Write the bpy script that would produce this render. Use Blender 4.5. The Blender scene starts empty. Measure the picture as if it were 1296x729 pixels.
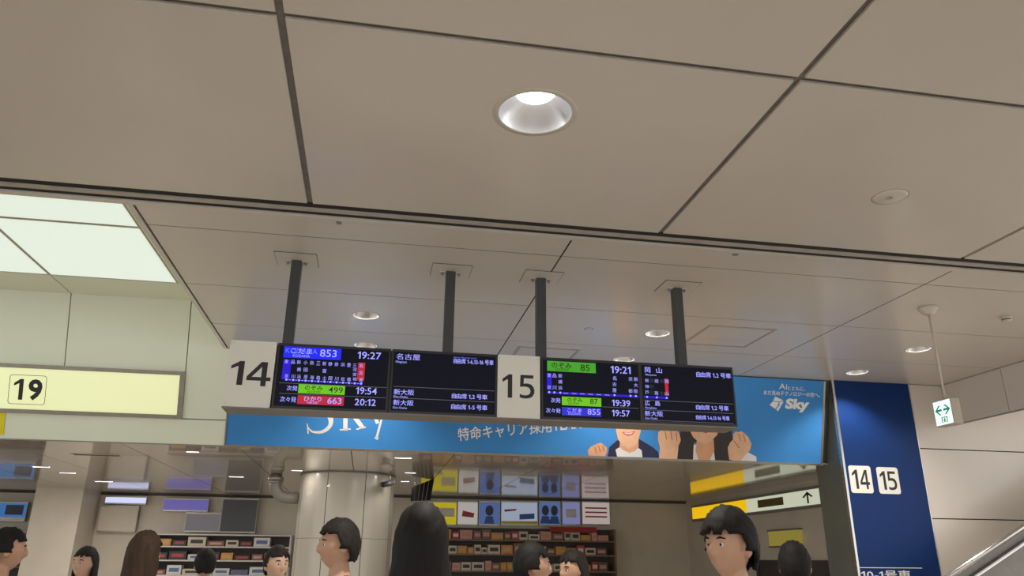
import bpy, bmesh, math, random
from mathutils import Vector, Matrix
from mathutils.geometry import tessellate_polygon
random.seed(7)
SC = bpy.context.scene
COL = SC.collection
S = 2.5            # metres per survey unit (eye level to hall ceiling)
EYE = 1.6          # eye level above the floor

# ------------------------------------------------------------------ camera
W, H = 1296.0, 729.0
FPX = 954.85
YAW, PITCH, ROLL = math.radians(10.1465), math.radians(19.8352), math.radians(0.49697)
cy, sy, cp, sp = math.cos(YAW), math.sin(YAW), math.cos(PITCH), math.sin(PITCH)
fw = Vector((sy*cp, cy*cp, sp)); rt = Vector((cy, -sy, 0)); up = rt.cross(fw)
r2 = rt*math.cos(ROLL) + up*math.sin(ROLL)
u2 = up*math.cos(ROLL) - rt*math.sin(ROLL)
cam = bpy.data.cameras.new('camera'); camo = bpy.data.objects.new('camera', cam); COL.objects.link(camo)
cam.sensor_width = 36.0; cam.lens = FPX*36.0/W; cam.clip_end = 200
camo.matrix_world = Matrix(((r2.x, u2.x, -fw.x, 0), (r2.y, u2.y, -fw.y, 0), (r2.z, u2.z, -fw.z, EYE), (0, 0, 0, 1)))
SC.camera = camo

# ------------------------------------------------------------------ light and exposure
SC.view_settings.view_transform = 'Standard'
SC.view_settings.look = 'None'
SC.view_settings.gamma = 1.0
SC.view_settings.use_curve_mapping = False
SC.view_settings.exposure = 0.0
WORLD_STRENGTH = 1.85
WELL_EMIT = 0.72
SPOT_HALL, SPOT_ROW, SPOT_BACK = 600.0, 230.0, 30.0
world = bpy.data.worlds.new('hall_light'); SC.world = world; world.use_nodes = True
bg = world.node_tree.nodes['Background']
bg.inputs[0].default_value = (1.0, 0.975, 0.945, 1); bg.inputs[1].default_value = WORLD_STRENGTH

# ------------------------------------------------------------------ helpers
def P(x, y, z): return Vector((x*S, y*S, z*S + EYE))
def ray(px, py):
    return r2*((px-W/2)/FPX) + u2*(-(py-H/2)/FPX) + fw
class Plane:                       # a flat face in the place: origin, right and up vectors
    def __init__(s, o, u, v):
        s.o = Vector(o); s.u = Vector(u).normalized(); s.v = Vector(v).normalized(); s.n = s.u.cross(s.v).normalized()
    def hit(s, px, py):            # survey point -> (right, up) in metres on the face
        d = ray(px, py); e = Vector((0, 0, EYE))
        t = (s.o-e).dot(s.n)/d.dot(s.n); p = e+d*t-s.o
        return p.dot(s.u), p.dot(s.v)
    def at(s, a, b, out=0.0): return s.o + s.u*a + s.v*b + s.n*out
def ceil_at(px, py, z=1.0):
    d = ray(px, py); t = z*S/d.z
    return Vector((0, 0, EYE)) + d*t
def lin(c): return tuple(((v/255)/12.92 if v/255 <= 0.04045 else ((v/255+0.055)/1.055)**2.4) for v in c)

MATS = {}
def mat(name, rgb, rough=0.5, metal=0.0, coat=0.0, emit=None, es=0.0, var=0.06, scale=6.0, spec=0.5, stretch=(1, 1, 1), bump=0.0, crough=0.05):
    """procedural paint / metal / print: principled with a little noise in colour and gloss"""
    if name in MATS: return MATS[name]
    m = bpy.data.materials.new(name); m.use_nodes = True; nt = m.node_tree
    b = nt.nodes['Principled BSDF']
    tc = nt.nodes.new('ShaderNodeTexCoord'); mp = nt.nodes.new('ShaderNodeMapping'); mp.inputs['Scale'].default_value = stretch
    nz = nt.nodes.new('ShaderNodeTexNoise'); nz.inputs['Scale'].default_value = scale; nz.inputs['Detail'].default_value = 4
    nt.links.new(tc.outputs['Object'], mp.inputs[0]); nt.links.new(mp.outputs[0], nz.inputs['Vector'])
    cr = nt.nodes.new('ShaderNodeValToRGB')
    lo = tuple(c*(1-var) for c in rgb); hi = tuple(min(1, c*(1+var)) for c in rgb)
    cr.color_ramp.elements[0].position = 0.3; cr.color_ramp.elements[1].position = 0.7
    cr.color_ramp.elements[0].color = (*lo, 1); cr.color_ramp.elements[1].color = (*hi, 1)
    nt.links.new(nz.outputs['Fac'], cr.inputs[0]); nt.links.new(cr.outputs[0], b.inputs['Base Color'])
    mr = nt.nodes.new('ShaderNodeMapRange'); mr.inputs['To Min'].default_value = max(0.0, rough*0.9); mr.inputs['To Max'].default_value = min(1.0, rough*1.1)
    nt.links.new(nz.outputs['Fac'], mr.inputs['Value']); nt.links.new(mr.outputs[0], b.inputs['Roughness'])
    b.inputs['Metallic'].default_value = metal
    b.inputs['Specular IOR Level'].default_value = spec
    b.inputs['Coat Weight'].default_value = coat; b.inputs['Coat Roughness'].default_value = crough
    if emit:
        b.inputs['Emission Color'].default_value = (*emit, 1); b.inputs['Emission Strength'].default_value = es
    if bump:
        bp = nt.nodes.new('ShaderNodeBump'); bp.inputs['Strength'].default_value = bump; bp.inputs['Distance'].default_value = 0.01
        nt.links.new(nz.outputs['Fac'], bp.inputs['Height']); nt.links.new(bp.outputs[0], b.inputs['Normal'])
    MATS[name] = m
    return m

def link(name, me, m, parent=None):
    o = bpy.data.objects.new(name, me); COL.objects.link(o)
    if m is not None and not me.materials: me.materials.append(m)
    if parent is not None:
        o.parent = parent
        bpy.context.view_layer.update()
        o.matrix_parent_inverse = parent.matrix_world.inverted()
    return o
def obj(name, bm, m, parent=None, smooth=False):
    bmesh.ops.recalc_face_normals(bm, faces=bm.faces)
    me = bpy.data.meshes.new(name); bm.to_mesh(me); bm.free()
    if smooth:
        for p in me.polygons: p.use_smooth = True
    return link(name, me, m, parent)
def tag(o, label, cat, group=None, kind=None):
    o['label'] = label; o['category'] = cat
    if group: o['group'] = group
    if kind: o['kind'] = kind
    return o
def thing(name, label, cat, loc, group=None):
    o = bpy.data.objects.new(name, None); COL.objects.link(o); o.location = loc; o.empty_display_size = 0.1
    bpy.context.view_layer.update()
    return tag(o, label, cat, group)
def struct(name, bm, m, label=None, smooth=False):
    o = obj(name, bm, m, None, smooth); o['kind'] = 'structure'
    if label: tag(o, label, name.split('_')[0])
    return o
def NB(): return bmesh.new()
def box(bm, a, b, bev=0.0):
    a = Vector(a); b = Vector(b)
    lo = Vector((min(a.x, b.x), min(a.y, b.y), min(a.z, b.z))); hi = Vector((max(a.x, b.x), max(a.y, b.y), max(a.z, b.z)))
    c = [bm.verts.new((x, y, z)) for z in (lo.z, hi.z) for (x, y) in ((lo.x, lo.y), (hi.x, lo.y), (hi.x, hi.y), (lo.x, hi.y))]
    fs = [bm.faces.new([c[i] for i in f]) for f in ((3, 2, 1, 0), (4, 5, 6, 7), (0, 1, 5, 4), (1, 2, 6, 5), (2, 3, 7, 6), (3, 0, 4, 7))]
    if bev > 0:
        es = list({e for f in fs for e in f.edges})
        bmesh.ops.bevel(bm, geom=es, offset=bev, segments=2, affect='EDGES', profile=0.5)
    return bm
def pbox(bm, pl, a0, b0, a1, b1, o0, o1):      # box on a face: right/up range, out range
    pts = [pl.at(a, b, o) for o in (o0, o1) for (a, b) in ((a0, b0), (a1, b0), (a1, b1), (a0, b1))]
    c = [bm.verts.new(p) for p in pts]
    for f in ((3, 2, 1, 0), (4, 5, 6, 7), (0, 1, 5, 4), (1, 2, 6, 5), (2, 3, 7, 6), (3, 0, 4, 7)): bm.faces.new([c[i] for i in f])
    return bm
def prism(bm, pts, off):                        # polygon extruded by vector off
    off = Vector(off); n = len(pts)
    a = [bm.verts.new(p) for p in pts]; b = [bm.verts.new(Vector(p)+off) for p in pts]
    for t in tessellate_polygon([[Vector(p) for p in pts]]):
        try: bm.faces.new([a[i] for i in t]); bm.faces.new([b[i] for i in reversed(t)])
        except ValueError: pass
    for i in range(n): bm.faces.new((a[i], a[(i+1) % n], b[(i+1) % n], b[i]))
    return bm
def ppoly(bm, pl, pts, o0=0.0, o1=0.0012):      # flat printed shape on a face
    return prism(bm, [pl.at(a, b, o0) for a, b in pts], pl.n*(o1-o0))
def rrect(a0, b0, a1, b1, r, n=5):
    out = []
    for cx, cz, s in ((a1-r, b1-r, 0), (a0+r, b1-r, 90), (a0+r, b0+r, 180), (a1-r, b0+r, 270)):
        for k in range(n+1):
            t = math.radians(s+90*k/n); out.append((cx+r*math.cos(t), cz+r*math.sin(t)))
    return out
def lathe(bm, prof, c=(0, 0, 0), n=32, axis='z', cap=True):    # profile of (radius, height)
    c = Vector(c); rings = []
    for r, h in prof:
        ring = []
        for k in range(n):
            t = 2*math.pi*k/n
            v = Vector((r*math.cos(t), r*math.sin(t), h))
            if axis == 'y': v = Vector((v.x, v.z, v.y))
            if axis == 'x': v = Vector((v.z, v.x, v.y))
            ring.append(bm.verts.new(c+v))
        rings.append(ring)
    for a, b in zip(rings, rings[1:]):
        for k in range(n): bm.faces.new((a[k], a[(k+1) % n], b[(k+1) % n], b[k]))
    if cap:
        bm.faces.new(rings[0]); bm.faces.new(rings[-1])
    return bm
def tube(bm, pts, r, n=12):
    pts = [Vector(p) for p in pts]; rings = []; nrm = None
    for i, p in enumerate(pts):
        d = (pts[min(i+1, len(pts)-1)]-pts[max(i-1, 0)]).normalized()
        if nrm is None: nrm = d.orthogonal().normalized()
        nrm = (nrm-d*nrm.dot(d)).normalized(); q = d.cross(nrm)
        rr = r[i] if isinstance(r, (list, tuple)) else r
        rings.append([bm.verts.new(p+(nrm*math.cos(2*math.pi*k/n)+q*math.sin(2*math.pi*k/n))*rr) for k in range(n)])
    for a, b in zip(rings, rings[1:]):
        for k in range(n): bm.faces.new((a[k], a[(k+1) % n], b[(k+1) % n], b[k]))
    bm.faces.new(rings[0]); bm.faces.new(rings[-1])
    return bm
GLY = {}
def glyphs(text, bold):
    k = (text, bold)
    if k not in GLY:
        cu = bpy.data.curves.new('lettering', 'FONT'); cu.body = text; cu.size = 1.0; cu.offset = bold; cu.resolution_u = 3
        o = bpy.data.objects.new('lettering', cu); COL.objects.link(o)
        bpy.context.view_layer.update()
        me = bpy.data.meshes.new_from_object(o.evaluated_get(bpy.context.evaluated_depsgraph_get()))
        bpy.data.objects.remove(o); bpy.data.curves.remove(cu)
        vs = [(v.co.x, v.co.y) for v in me.vertices]; fs = [tuple(p.vertices) for p in me.polygons]
        bpy.data.meshes.remove(me); GLY[k] = (vs, fs)
    return GLY[k]
def glyph_run(text, bold):
    """as glyphs(), but every 1 gets a flagged stroke, as on the real read-outs"""
    if '1' not in text: return glyphs(text, bold)
    if (text, bold, 'run') in GLY: return GLY[(text, bold, 'run')]
    d = [v[1] for v in glyphs('0', bold)[0]]; y0, y1 = min(d), max(d); vs, fs, x = [], [], 0.0
    for ch in text:
        if ch == ' ': x += 0.24; continue
        if ch == '1':
            l = DIG['1'][0]; w = (y1-y0)*0.62; i = len(vs)
            vs += [(x+(p[0]-0.0)*w, y0+p[1]*(y1-y0)) for p in l]
            fs += [tuple(i+k for k in t) for t in tessellate_polygon([[Vector((p[0], p[1], 0)) for p in l]])]
            x += w*0.66+0.09; continue
        g, f = glyphs(ch, bold); a = min(v[0] for v in g); b = max(v[0] for v in g); i = len(vs)
        vs += [(v[0]-a+x, v[1]) for v in g]; fs += [tuple(i+k for k in t) for t in f]; x += b-a+0.08
    GLY[(text, bold, 'run')] = (vs, fs)
    return vs, fs
def put_text(bm, pl, text, a0, b0, a1, b1, out=0.002, bold=0.0, rot=0.0, shear=0.0):
    """flat lettering fitted into a rectangle of the face (rot turns it about the lower left corner)"""
    vs, fs = glyph_run(text, bold)
    if not vs: return
    x0 = min(v[0] for v in vs); x1 = max(v[0] for v in vs); y0 = min(v[1] for v in vs); y1 = max(v[1] for v in vs)
    c, s = math.cos(rot), math.sin(rot); V = []
    for x, y in vs:
        u = (x-x0)/max(x1-x0, 1e-6)*(a1-a0); w = (y-y0)/max(y1-y0, 1e-6)*(b1-b0); u += shear*w
        V.append(bm.verts.new(pl.at(a0+u*c-w*s, b0+u*s+w*c, out)))
    for f in fs:
        try: bm.faces.new([V[i] for i in f])
        except ValueError: pass
DIG = {'1': [[(0.0, 0.80), (0.0, 0.66), (0.30, 0.78), (0.34, 0.78), (0.34, 0.0), (0.62, 0.0), (0.62, 1.0), (0.40, 1.0)]],
       '4': [[(0.56, 1.0), (0.82, 1.0), (0.82, 0.37), (1.0, 0.37), (1.0, 0.22), (0.82, 0.22), (0.82, 0.0), (0.60, 0.0), (0.60, 0.22), (0.0, 0.22), (0.0, 0.38)], [(0.60, 0.37), (0.60, 0.80), (0.21, 0.37)]],
       '5': [[(0.08, 1.0), (0.92, 1.0), (0.92, 0.86), (0.30, 0.86), (0.29, 0.62), (0.42, 0.64), (0.60, 0.635), (0.78, 0.595), (0.92, 0.50), (0.99, 0.36), (0.97, 0.22), (0.87, 0.09), (0.68, 0.015), (0.42, -0.012), (0.20, 0.0), (0.03, 0.035), (0.05, 0.18), (0.22, 0.135), (0.42, 0.125), (0.58, 0.15), (0.70, 0.215), (0.73, 0.31), (0.69, 0.41), (0.58, 0.475), (0.40, 0.50), (0.22, 0.495), (0.05, 0.475)]]}
def put_digit(bm, pl, d, a0, b0, a1, b1, out=0.002, thick=0.0012):
    loops = [[pl.at(a0+x*(a1-a0), b0+y*(b1-b0), out) for x, y in l] for l in DIG[d]]
    flat = [p for l in loops for p in l]; vs = [bm.verts.new(p) for p in flat]
    for t in tessellate_polygon(loops):
        try: bm.faces.new([vs[i] for i in t])
        except ValueError: pass
def px_text(bm, pl, text, x0, x1, yl, h, **k):     # yl: survey height of the centre at x0
    a0, b = pl.hit(x0, yl); a1, _ = pl.hit(x1, yl)
    _, bt = pl.hit(x0, yl-h/2); _, bb = pl.hit(x0, yl+h/2)
    put_text(bm, pl, text, a0, b-(bt-bb)/2, a1, b+(bt-bb)/2, **k)
def copy_tree(o, parent=None):
    c = o.copy(); COL.objects.link(c); c.parent = parent
    for ch in list(o.children): copy_tree(ch, c)
    return c

# ------------------------------------------------------------------ materials
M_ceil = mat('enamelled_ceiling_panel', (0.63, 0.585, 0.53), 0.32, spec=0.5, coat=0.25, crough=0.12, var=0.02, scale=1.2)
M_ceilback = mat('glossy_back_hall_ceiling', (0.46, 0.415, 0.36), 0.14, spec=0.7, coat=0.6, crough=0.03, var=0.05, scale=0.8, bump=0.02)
M_groove = mat('dark_ceiling_groove', (0.06, 0.055, 0.05), 0.7, var=0.2, scale=14)
M_groove2 = mat('grey_ceiling_groove', (0.20, 0.19, 0.182), 0.6, var=0.15, scale=14)
M_rubber = mat('black_rubber_joint', (0.018, 0.017, 0.016), 0.8, var=0.4, scale=30, stretch=(1, 6, 1))
M_cover = mat('beige_joint_cover', (0.42, 0.38, 0.33), 0.4, var=0.12, scale=8)
M_green = mat('pale_green_enamel', (0.76, 0.80, 0.665), 0.4, coat=0.0, var=0.015, scale=1.0)
M_wallw = mat('off_white_wall_panel', (0.66, 0.60, 0.54), 0.3, coat=0.3, crough=0.1, var=0.02, scale=1.0)
M_floor = mat('polished_stone_floor', (0.50, 0.45, 0.38), 0.22, coat=0.2, var=0.08, scale=2.5)
M_beige = mat('beige_stone_wall', (0.66, 0.60, 0.50), 0.5, var=0.06, scale=1.5)
M_lum = mat('luminous_panel', (0.3, 0.32, 0.3), 0.4, emit=(0.90, 1.0, 0.88), es=WELL_EMIT, spec=0.3, var=0.03, scale=2.0)
M_chrome = mat('bright_reflector', (0.82, 0.85, 0.93), 0.24, metal=0.8, var=0.04, scale=30, stretch=(1, 1, 0.05))
M_steel = mat('brushed_stainless', (0.55, 0.54, 0.52), 0.28, metal=1.0, var=0.1, scale=8, stretch=(1, 1, 30))
M_alu = mat('grey_aluminium', (0.20, 0.187, 0.172), 0.45, metal=0.2, var=0.08, scale=8)
M_frame = mat('grey_frame_metal', (0.30, 0.28, 0.24), 0.35, metal=0.6, var=0.1, scale=10)
M_pole = mat('charcoal_painted_steel', (0.045, 0.047, 0.05), 0.42, var=0.1, scale=6)
M_white = mat('white_sign_face', (0.79, 0.78, 0.71), 0.45, var=0.015, scale=3)
M_black = mat('black_lettering', (0.012, 0.012, 0.014), 0.5, var=0.1)
M_bezel = mat('black_screen_bezel', (0.010, 0.010, 0.012), 0.3, var=0.1)
M_blue = mat('deep_blue_enamel', (0.006, 0.030, 0.135), 0.45, coat=0.0, spec=0.16, var=0.04, scale=1.5)
M_banner = mat('sky_blue_print', (0.054, 0.255, 0.63), 0.6, spec=0.15, var=0.10, scale=0.7)
M_print = mat('white_print', (0.78, 0.77, 0.74), 0.5, var=0.02)
M_lens = mat('lit_lamp_lens', (1, 1, 1), 0.3, emit=(1.0, 0.94, 0.84), es=9.0, var=0.0)
M_lens2 = mat('warm_lit_lamp_lens', (1, 1, 1), 0.3, emit=(1.0, 0.80, 0.45), es=1.6, var=0.0)
M_offw = mat('off_white_plastic', (0.55, 0.51, 0.44), 0.45, var=0.03)
M_dark = mat('dark_recess', (0.02, 0.02, 0.02), 0.8, var=0.2)
def lit(name, c, es=1.0, rough=0.35):
    r = lin(c); return mat(name, tuple(v*0.25 for v in r), rough, emit=r, es=es, var=0.02, spec=0.12)
M_txt = lit('lit_white_pixels', (158, 158, 255), 1.15)
M_txtdim = lit('dim_blue_pixels', (112, 118, 255), 0.9)
M_grey = lit('faint_grey_pixels', (62, 64, 90), 0.8)
M_scr = lit('dark_lit_screen', (12, 13, 24), 1.0, 0.2)
M_lblue = lit('lit_blue_bar', (38, 44, 240), 0.95)
M_lblue2 = lit('lit_indigo_bar', (52, 54, 205), 0.9)
M_lgreen = lit('lit_green_bar', (112, 196, 36), 0.9)
M_lgreen2 = lit('lit_dark_green_bar', (72, 160, 44), 0.9)
M_lred = lit('lit_red_bar', (188, 44, 62), 0.9)
M_purple = lit('lit_purple_line', (48, 30, 205), 0.9)
M_rule = lit('thin_white_rule', (120, 120, 140), 0.7)

# ------------------------------------------------------------------ floor
FLR = 0.0
bm = NB(); box(bm, (-16, -9, -0.15), (16, 21, 0)); struct('floor', bm, M_floor)

# ------------------------------------------------------------------ ceilings
DL_HALL = [(0.323, 1.512)]
DL_ROW = [(x, y) for x in (-0.074, 1.265, 2.62) for y in (3.203, 3.702)]
R_HALL, R_ROW = 0.0885, 0.056
def panels(bm, xs, ys, gx, gy, z, holes=(), th=0.02):
    """enamelled panels with open joints; round holes where lamps are let in"""
    for x0, x1 in zip(xs, xs[1:]):
        for y0, y1 in zip(ys, ys[1:]):
            a, b, c, d = (x0+gx)*S, (y0+gy)*S, (x1-gx)*S, (y1-gy)*S
            zz = z*S+EYE
            hs = [(hx*S, hy*S, hr*S) for hx, hy, hr in holes if x0 < hx < x1 and y0 < hy < y1]
            if not hs: box(bm, (a, b, zz), (c, d, zz+th)); continue
            loops = [[Vector((a, b, zz)), Vector((c, b, zz)), Vector((c, d, zz)), Vector((a, d, zz))]]
            for hx, hy, hr in hs:
                loops.append([Vector((hx+hr*math.cos(-2*math.pi*k/36), hy+hr*math.sin(-2*math.pi*k/36), zz)) for k in range(36)])
            flat = [p for l in loops for p in l]; vs = [bm.verts.new(p) for p in flat]; vt = [bm.verts.new(p+Vector((0, 0, th))) for p in flat]
            for t in tessellate_polygon(loops):
                try: bm.faces.new([vs[i] for i in t]); bm.faces.new([vt[i] for i in reversed(t)])
                except ValueError: pass
            i = 0
            for l in loops:
                n = len(l)
                for k in range(n): bm.faces.new((vs[i+k], vs[i+(k+1) % n], vt[i+(k+1) % n], vt[i+k]))
                i += n
bm = NB()
panels(bm, [-0.238+1.104*k for k in range(-4, 5)], [1.272-0.85*k for k in range(5, -1, -1)]+[2.125], 0.0085, 0.0085, 1.0, [(x, y, R_HALL) for x, y in DL_HALL])
struct('ceiling', bm, M_ceil)
bm = NB()
LX = [-0.762, 0.598, 2.02, 3.30, 4.6]; LY = [2.224, 2.374, 2.93, 3.467, 3.93]
panels(bm, LX, LY, 0.0028, 0.0024, 1.0, [(x, y, R_ROW) for x, y in DL_ROW], th=0.002)
struct('ceiling_beyond_joint', bm, M_ceil)
def backing(name, x0, y0, x1, y1, m, holes, z=1.0):
    b = NB(); zz = z*S+EYE+0.022
    loops = [[Vector((x0*S, y0*S, zz)), Vector((x1*S, y0*S, zz)), Vector((x1*S, y1*S, zz)), Vector((x0*S, y1*S, zz))]]
    for hx, hy, hr in holes:
        loops.append([Vector((hx*S+hr*S*math.cos(-2*math.pi*k/36), hy*S+hr*S*math.sin(-2*math.pi*k/36), zz)) for k in range(36)])
    flat = [p for l in loops for p in l]; vs = [b.verts.new(p) for p in flat]
    for t in tessellate_polygon(loops):
        try: b.faces.new([vs[i] for i in t])
        except ValueError: pass
    struct(name, b, m)
backing('ceiling_groove_backing_hall', -4.65, -2.98, 4.17, 2.125, M_groove2, [(x, y, R_HALL+0.004) for x, y in DL_HALL])
backing('ceiling_groove_backing_row', -0.768, 2.22, 4.6, 3.93, M_groove, [(x, y, R_ROW+0.004) for x, y in DL_ROW])
# expansion joint: two rubber strips, cover and border running across the hall
def xstrip(bm, y0, y1, z0, z1, x0=-4.65, x1=4.6): box(bm, P(x0, y0, z0), P(x1, y1, z1))
bm = NB(); xstrip(bm, 2.126, 2.151, 1.004, 1.02); xstrip(bm, 2.170, 2.201, 1.004, 1.02); struct('trim_rubber', bm, M_rubber)
bm = NB(); xstrip(bm, 2.151, 2.170, 0.998, 1.016); struct('trim_cover', bm, M_cover)
bm = NB(); xstrip(bm, 2.201, 2.222, 0.996, 1.02); struct('trim_border', bm, M_ceil)
bm = NB()
for px_, py_ in ((429, 281), (931, 321)):
    c = ceil_at(px_, py_); box(bm, c+Vector((-0.02, -0.025, -0.012)), c+Vector((0.02, 0.02, 0.0)))
struct('trim_clip', bm, M_frame)
# light well
bm = NB()
box(bm, P(-0.782, 2.222, 0.998), P(-0.7665, 3.93, 1.02)); struct('trim_light_well_edge', bm, M_ceil)
bm = NB(); box(bm, P(-0.782, 2.222, 1.02), P(-0.775, 3.93, 1.225)); box(bm, P(-4.65, 2.215, 1.0), P(-0.775, 2.222, 1.225)); struct('wall_light_well', bm, M_green)
bm = NB()
wz = 1.219
box(bm, P(-4.65, 3.575, wz), P(-1.524, 3.90, wz+0.01)); box(bm, P(-1.518, 3.575, wz), P(-0.775, 3.90, wz+0.01))
box(bm, P(-0.966, 2.22, wz), P(-0.775, 3.573, wz+0.01))
struct('ceiling_light_well', bm, M_green)
bm = NB(); box(bm, P(-4.65, 2.222, wz+0.012), P(-0.775, 3.95, wz+0.03)); struct('ceiling_light_well_top', bm, M_groove)
k = 0
for xi, (x0, x1) in enumerate(((-1.513, -0.969), (-2.068, -1.527), (-2.62, -2.08))):
    for yi, (y0, y1) in enumerate(((2.25, 2.921), (2.939, 3.568))):
        t = thing('luminous_ceiling_panel', '%s luminous ceiling panel, %s row, in the light well above the 19 sign' % (('rightmost', 'second', 'leftmost')[xi], ('front', 'rear')[yi]), 'ceiling light', P((x0+x1)/2, (y0+y1)/2, wz), 'luminous panels in the light well')
        b = NB(); box(b, P(x0, y0, wz-0.001), P(x1, y1, wz+0.006)); obj('diffuser', b, M_lum, t)
        b = NB()
        for q in ((x0-0.0068, y0-0.0085, x1+0.0068, y0), (x0-0.0068, y1, x1+0.0068, y1+0.0085), (x0-0.0068, y0, x0, y1), (x1, y0, x1+0.0068, y1)):
            box(b, P(q[0], q[1], wz-0.002), P(q[2], q[3], wz+0.008))
        obj('frame', b, M_cover, t)

# ------------------------------------------------------------------ tilted fascia across the hall
TH = math.atan(0.304)
FAS = Plane(P(0, 4.05, 0.535), (1, 0, 0), (0, -math.sin(TH), math.cos(TH)))     # faces down towards the hall
def FB(z): return (z-0.535)*S/math.cos(TH)
bm = NB()
g = 0.006; bt = FB(0.533); tp = FB(1.225); bs = FB(0.653)
for a0, b0, a1, b1 in ((-4.65*S, bs+g, -1.52*S-g, tp), (-1.52*S+g, bs+g, -0.957*S-g, tp), (-0.957*S+g, bs+g, -0.745*S, tp), (-4.65*S, bt, -0.745*S, bs-g)):
    pbox(bm, FAS, a0, b0, a1, b1, -0.03, 0.0)
struct('wall_fascia_left', bm, M_green)
bm = NB(); pbox(bm, FAS, -4.65*S, FB(0.53), 4.6*S, FB(1.23), -0.06, -0.031); struct('wall_fascia_backing', bm, M_groove)
bm = NB(); pbox(bm, FAS, -4.65*S, FB(0.527), 2.56*S, FB(0.533), -0.10, 0.004); struct('trim_fascia_bottom', bm, M_frame)
bm = NB(); pbox(bm, FAS, -0.745*S, FB(0.53), -0.739*S, FB(0.99), -0.03, 0.012); struct('trim_banner_side', bm, M_frame)

# station number light box on the fascia
t = thing('platform_number_light_box', 'long pale yellow light box with black 19 on the green fascia', 'sign', FAS.at(-1.35*S, FB(0.77)))
bm = NB(); pbox(bm, FAS, -2.6*S, FB(0.671), -0.979*S, FB(0.860), 0.012, 0.022)
obj('lit_face', bm, mat('lit_yellow_face', (0.6, 0.62, 0.4), 0.3, emit=lin((228, 234, 176)), es=0.62, var=0.02, scale=1.2), t)
bm = NB()
for a0, b0, a1, b1 in ((-2.62, .653, -.955, .671), (-2.62, .860, -.955, .878), (-.979, .671, -.955, .860)):
    pbox(bm, FAS, a0*S, FB(b0), a1*S, FB(b1), 0.0, 0.035)
obj('frame', bm, M_frame, t)
bm = NB(); a0, b1 = FAS.hit(14, 473.5); a1, b0 = FAS.hit(57.5, 512.5)
o_, i_ = rrect(a0, b0, a1, b1, 0.035, 6), rrect(a0+0.006, b0+0.006, a1-0.006, b1-0.006, 0.03, 6)
for q in range(len(o_)):
    w = (q+1) % len(o_); bm.faces.new([bm.verts.new(FAS.at(*p, 0.0235)) for p in (o_[q], o_[w], i_[w], i_[q])])
obj('number_outline', bm, M_black, t)
bm = NB(); wd = a1-a0; hd = b1-b0
put_digit(bm, FAS, '1', a0+wd*0.13, b0+hd*0.15, a0+wd*0.54, b1-hd*0.14, 0.0235); put_text(bm, FAS, '9', a0+wd*0.52, b0+hd*0.14, a1-wd*0.10, b1-hd*0.13, 0.0235, bold=0.035); obj('number', bm, M_black, t)
bm = NB(); pbox(bm, FAS, -2.1*S, FB(0.549), -1.762*S, FB(0.651), 0.002, 0.012)
tag(obj('yellow_sign_strip', bm, mat('yellow_sign_print', (0.75, 0.62, 0.01), 0.4, var=0.03)), 'yellow sign strip below the 19 light box', 'sign')

# ------------------------------------------------------------------ advertising banner
t = thing('advertising_banner', 'long tilted blue advertising banner with Sky lettering behind the displays', 'banner', FAS.at(0.9*S, FB(0.76)))
BL, BR, BB, BT = -0.738*S, 2.543*S, FB(0.537), FB(0.992)
bm = NB(); pbox(bm, FAS, BL, BB, BR, BT, -0.03, 0.0)
obj('printed_panel', bm, M_banner, t)
bm = NB()
pbox(bm, FAS, BL, BB-0.01, BR, BB+0.004, -0.03, 0.008); pbox(bm, FAS, BR, BB, BR+0.03, BT, -0.03, 0.004)
obj('edge_frame', bm, M_frame, t)
bm = NB()
px_text(bm, FAS, 'Ai', 986, 996, 488.8, 7, out=0.002)
px_text(bm, FAS, 'とともに、', 997, 1019, 491.2, 5, out=0.002, bold=0.005)
px_text(bm, FAS, 'まだ見ぬテクノロジーの空へ。', 966.5, 1038, 496.6, 5.8, out=0.002, bold=0.008)
px_text(bm, FAS, 'Sky', 993, 1023, 512.5, 17, out=0.002, bold=0.05, shear=0.12)
obj('small_lettering', bm, M_print, t)
bm = NB()                                         # folded diamond mark: two facets and a swoosh gap
def fpx(pts): return [FAS.hit(*p) for p in pts]
for poly in (((981, 502), (991, 506.5), (986.5, 508.2), (978.5, 507.5)), ((977.8, 508.3), (985.5, 509), (984.2, 513.5), (981, 517.5), (974, 512.5)),
             ((982.3, 518), (986.6, 513), (986.5, 509), (991.8, 507.8), (989.4, 512), (984.5, 520.5))):
    ppoly(bm, FAS, fpx(poly), 0.001, 0.002)
obj('diamond_mark', bm, M_print, t)
def brush(bm, pts, ws, n=10, out=0.002):          # smooth stroke with changing width (survey points, widths in px)
    def cr(p0, p1, p2, p3, u): return [0.5*((2*b)+(-a+c)*u+(2*a-5*b+4*c-d)*u*u+(-a+3*b-3*c+d)*u**3) for a, b, c, d in zip(p0, p1, p2, p3)]
    q = [(*p, w) for p, w in zip(pts, ws)]; q = [q[0]]+q+[q[-1]]; L = []
    for i in range(1, len(q)-2):
        for k in range(n): L.append(cr(q[i-1], q[i], q[i+1], q[i+2], k/n))
    L.append(list(q[-1])); A, B = [], []
    for i, (x, y, w) in enumerate(L):
        a, b = L[max(i-1, 0)], L[min(i+1, len(L)-1)]; dx, dy = b[0]-a[0], b[1]-a[1]; l = math.hypot(dx, dy) or 1
        A.append(bm.verts.new(FAS.at(*FAS.hit(x-dy/l*w/2, y+dx/l*w/2), out))); B.append(bm.verts.new(FAS.at(*FAS.hit(x+dy/l*w/2, y-dx/l*w/2), out)))
    for i in range(len(L)-1): bm.faces.new((A[i], A[i+1], B[i+1], B[i]))
bm = NB()
brush(bm, [(416, 497), (404, 490), (393, 496), (394, 507), (406, 516), (417, 526), (418, 538), (409, 546), (396, 546.5), (390, 541)], [2, 3, 5, 6, 7, 7, 5, 4, 2.5, 1.5])
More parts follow.
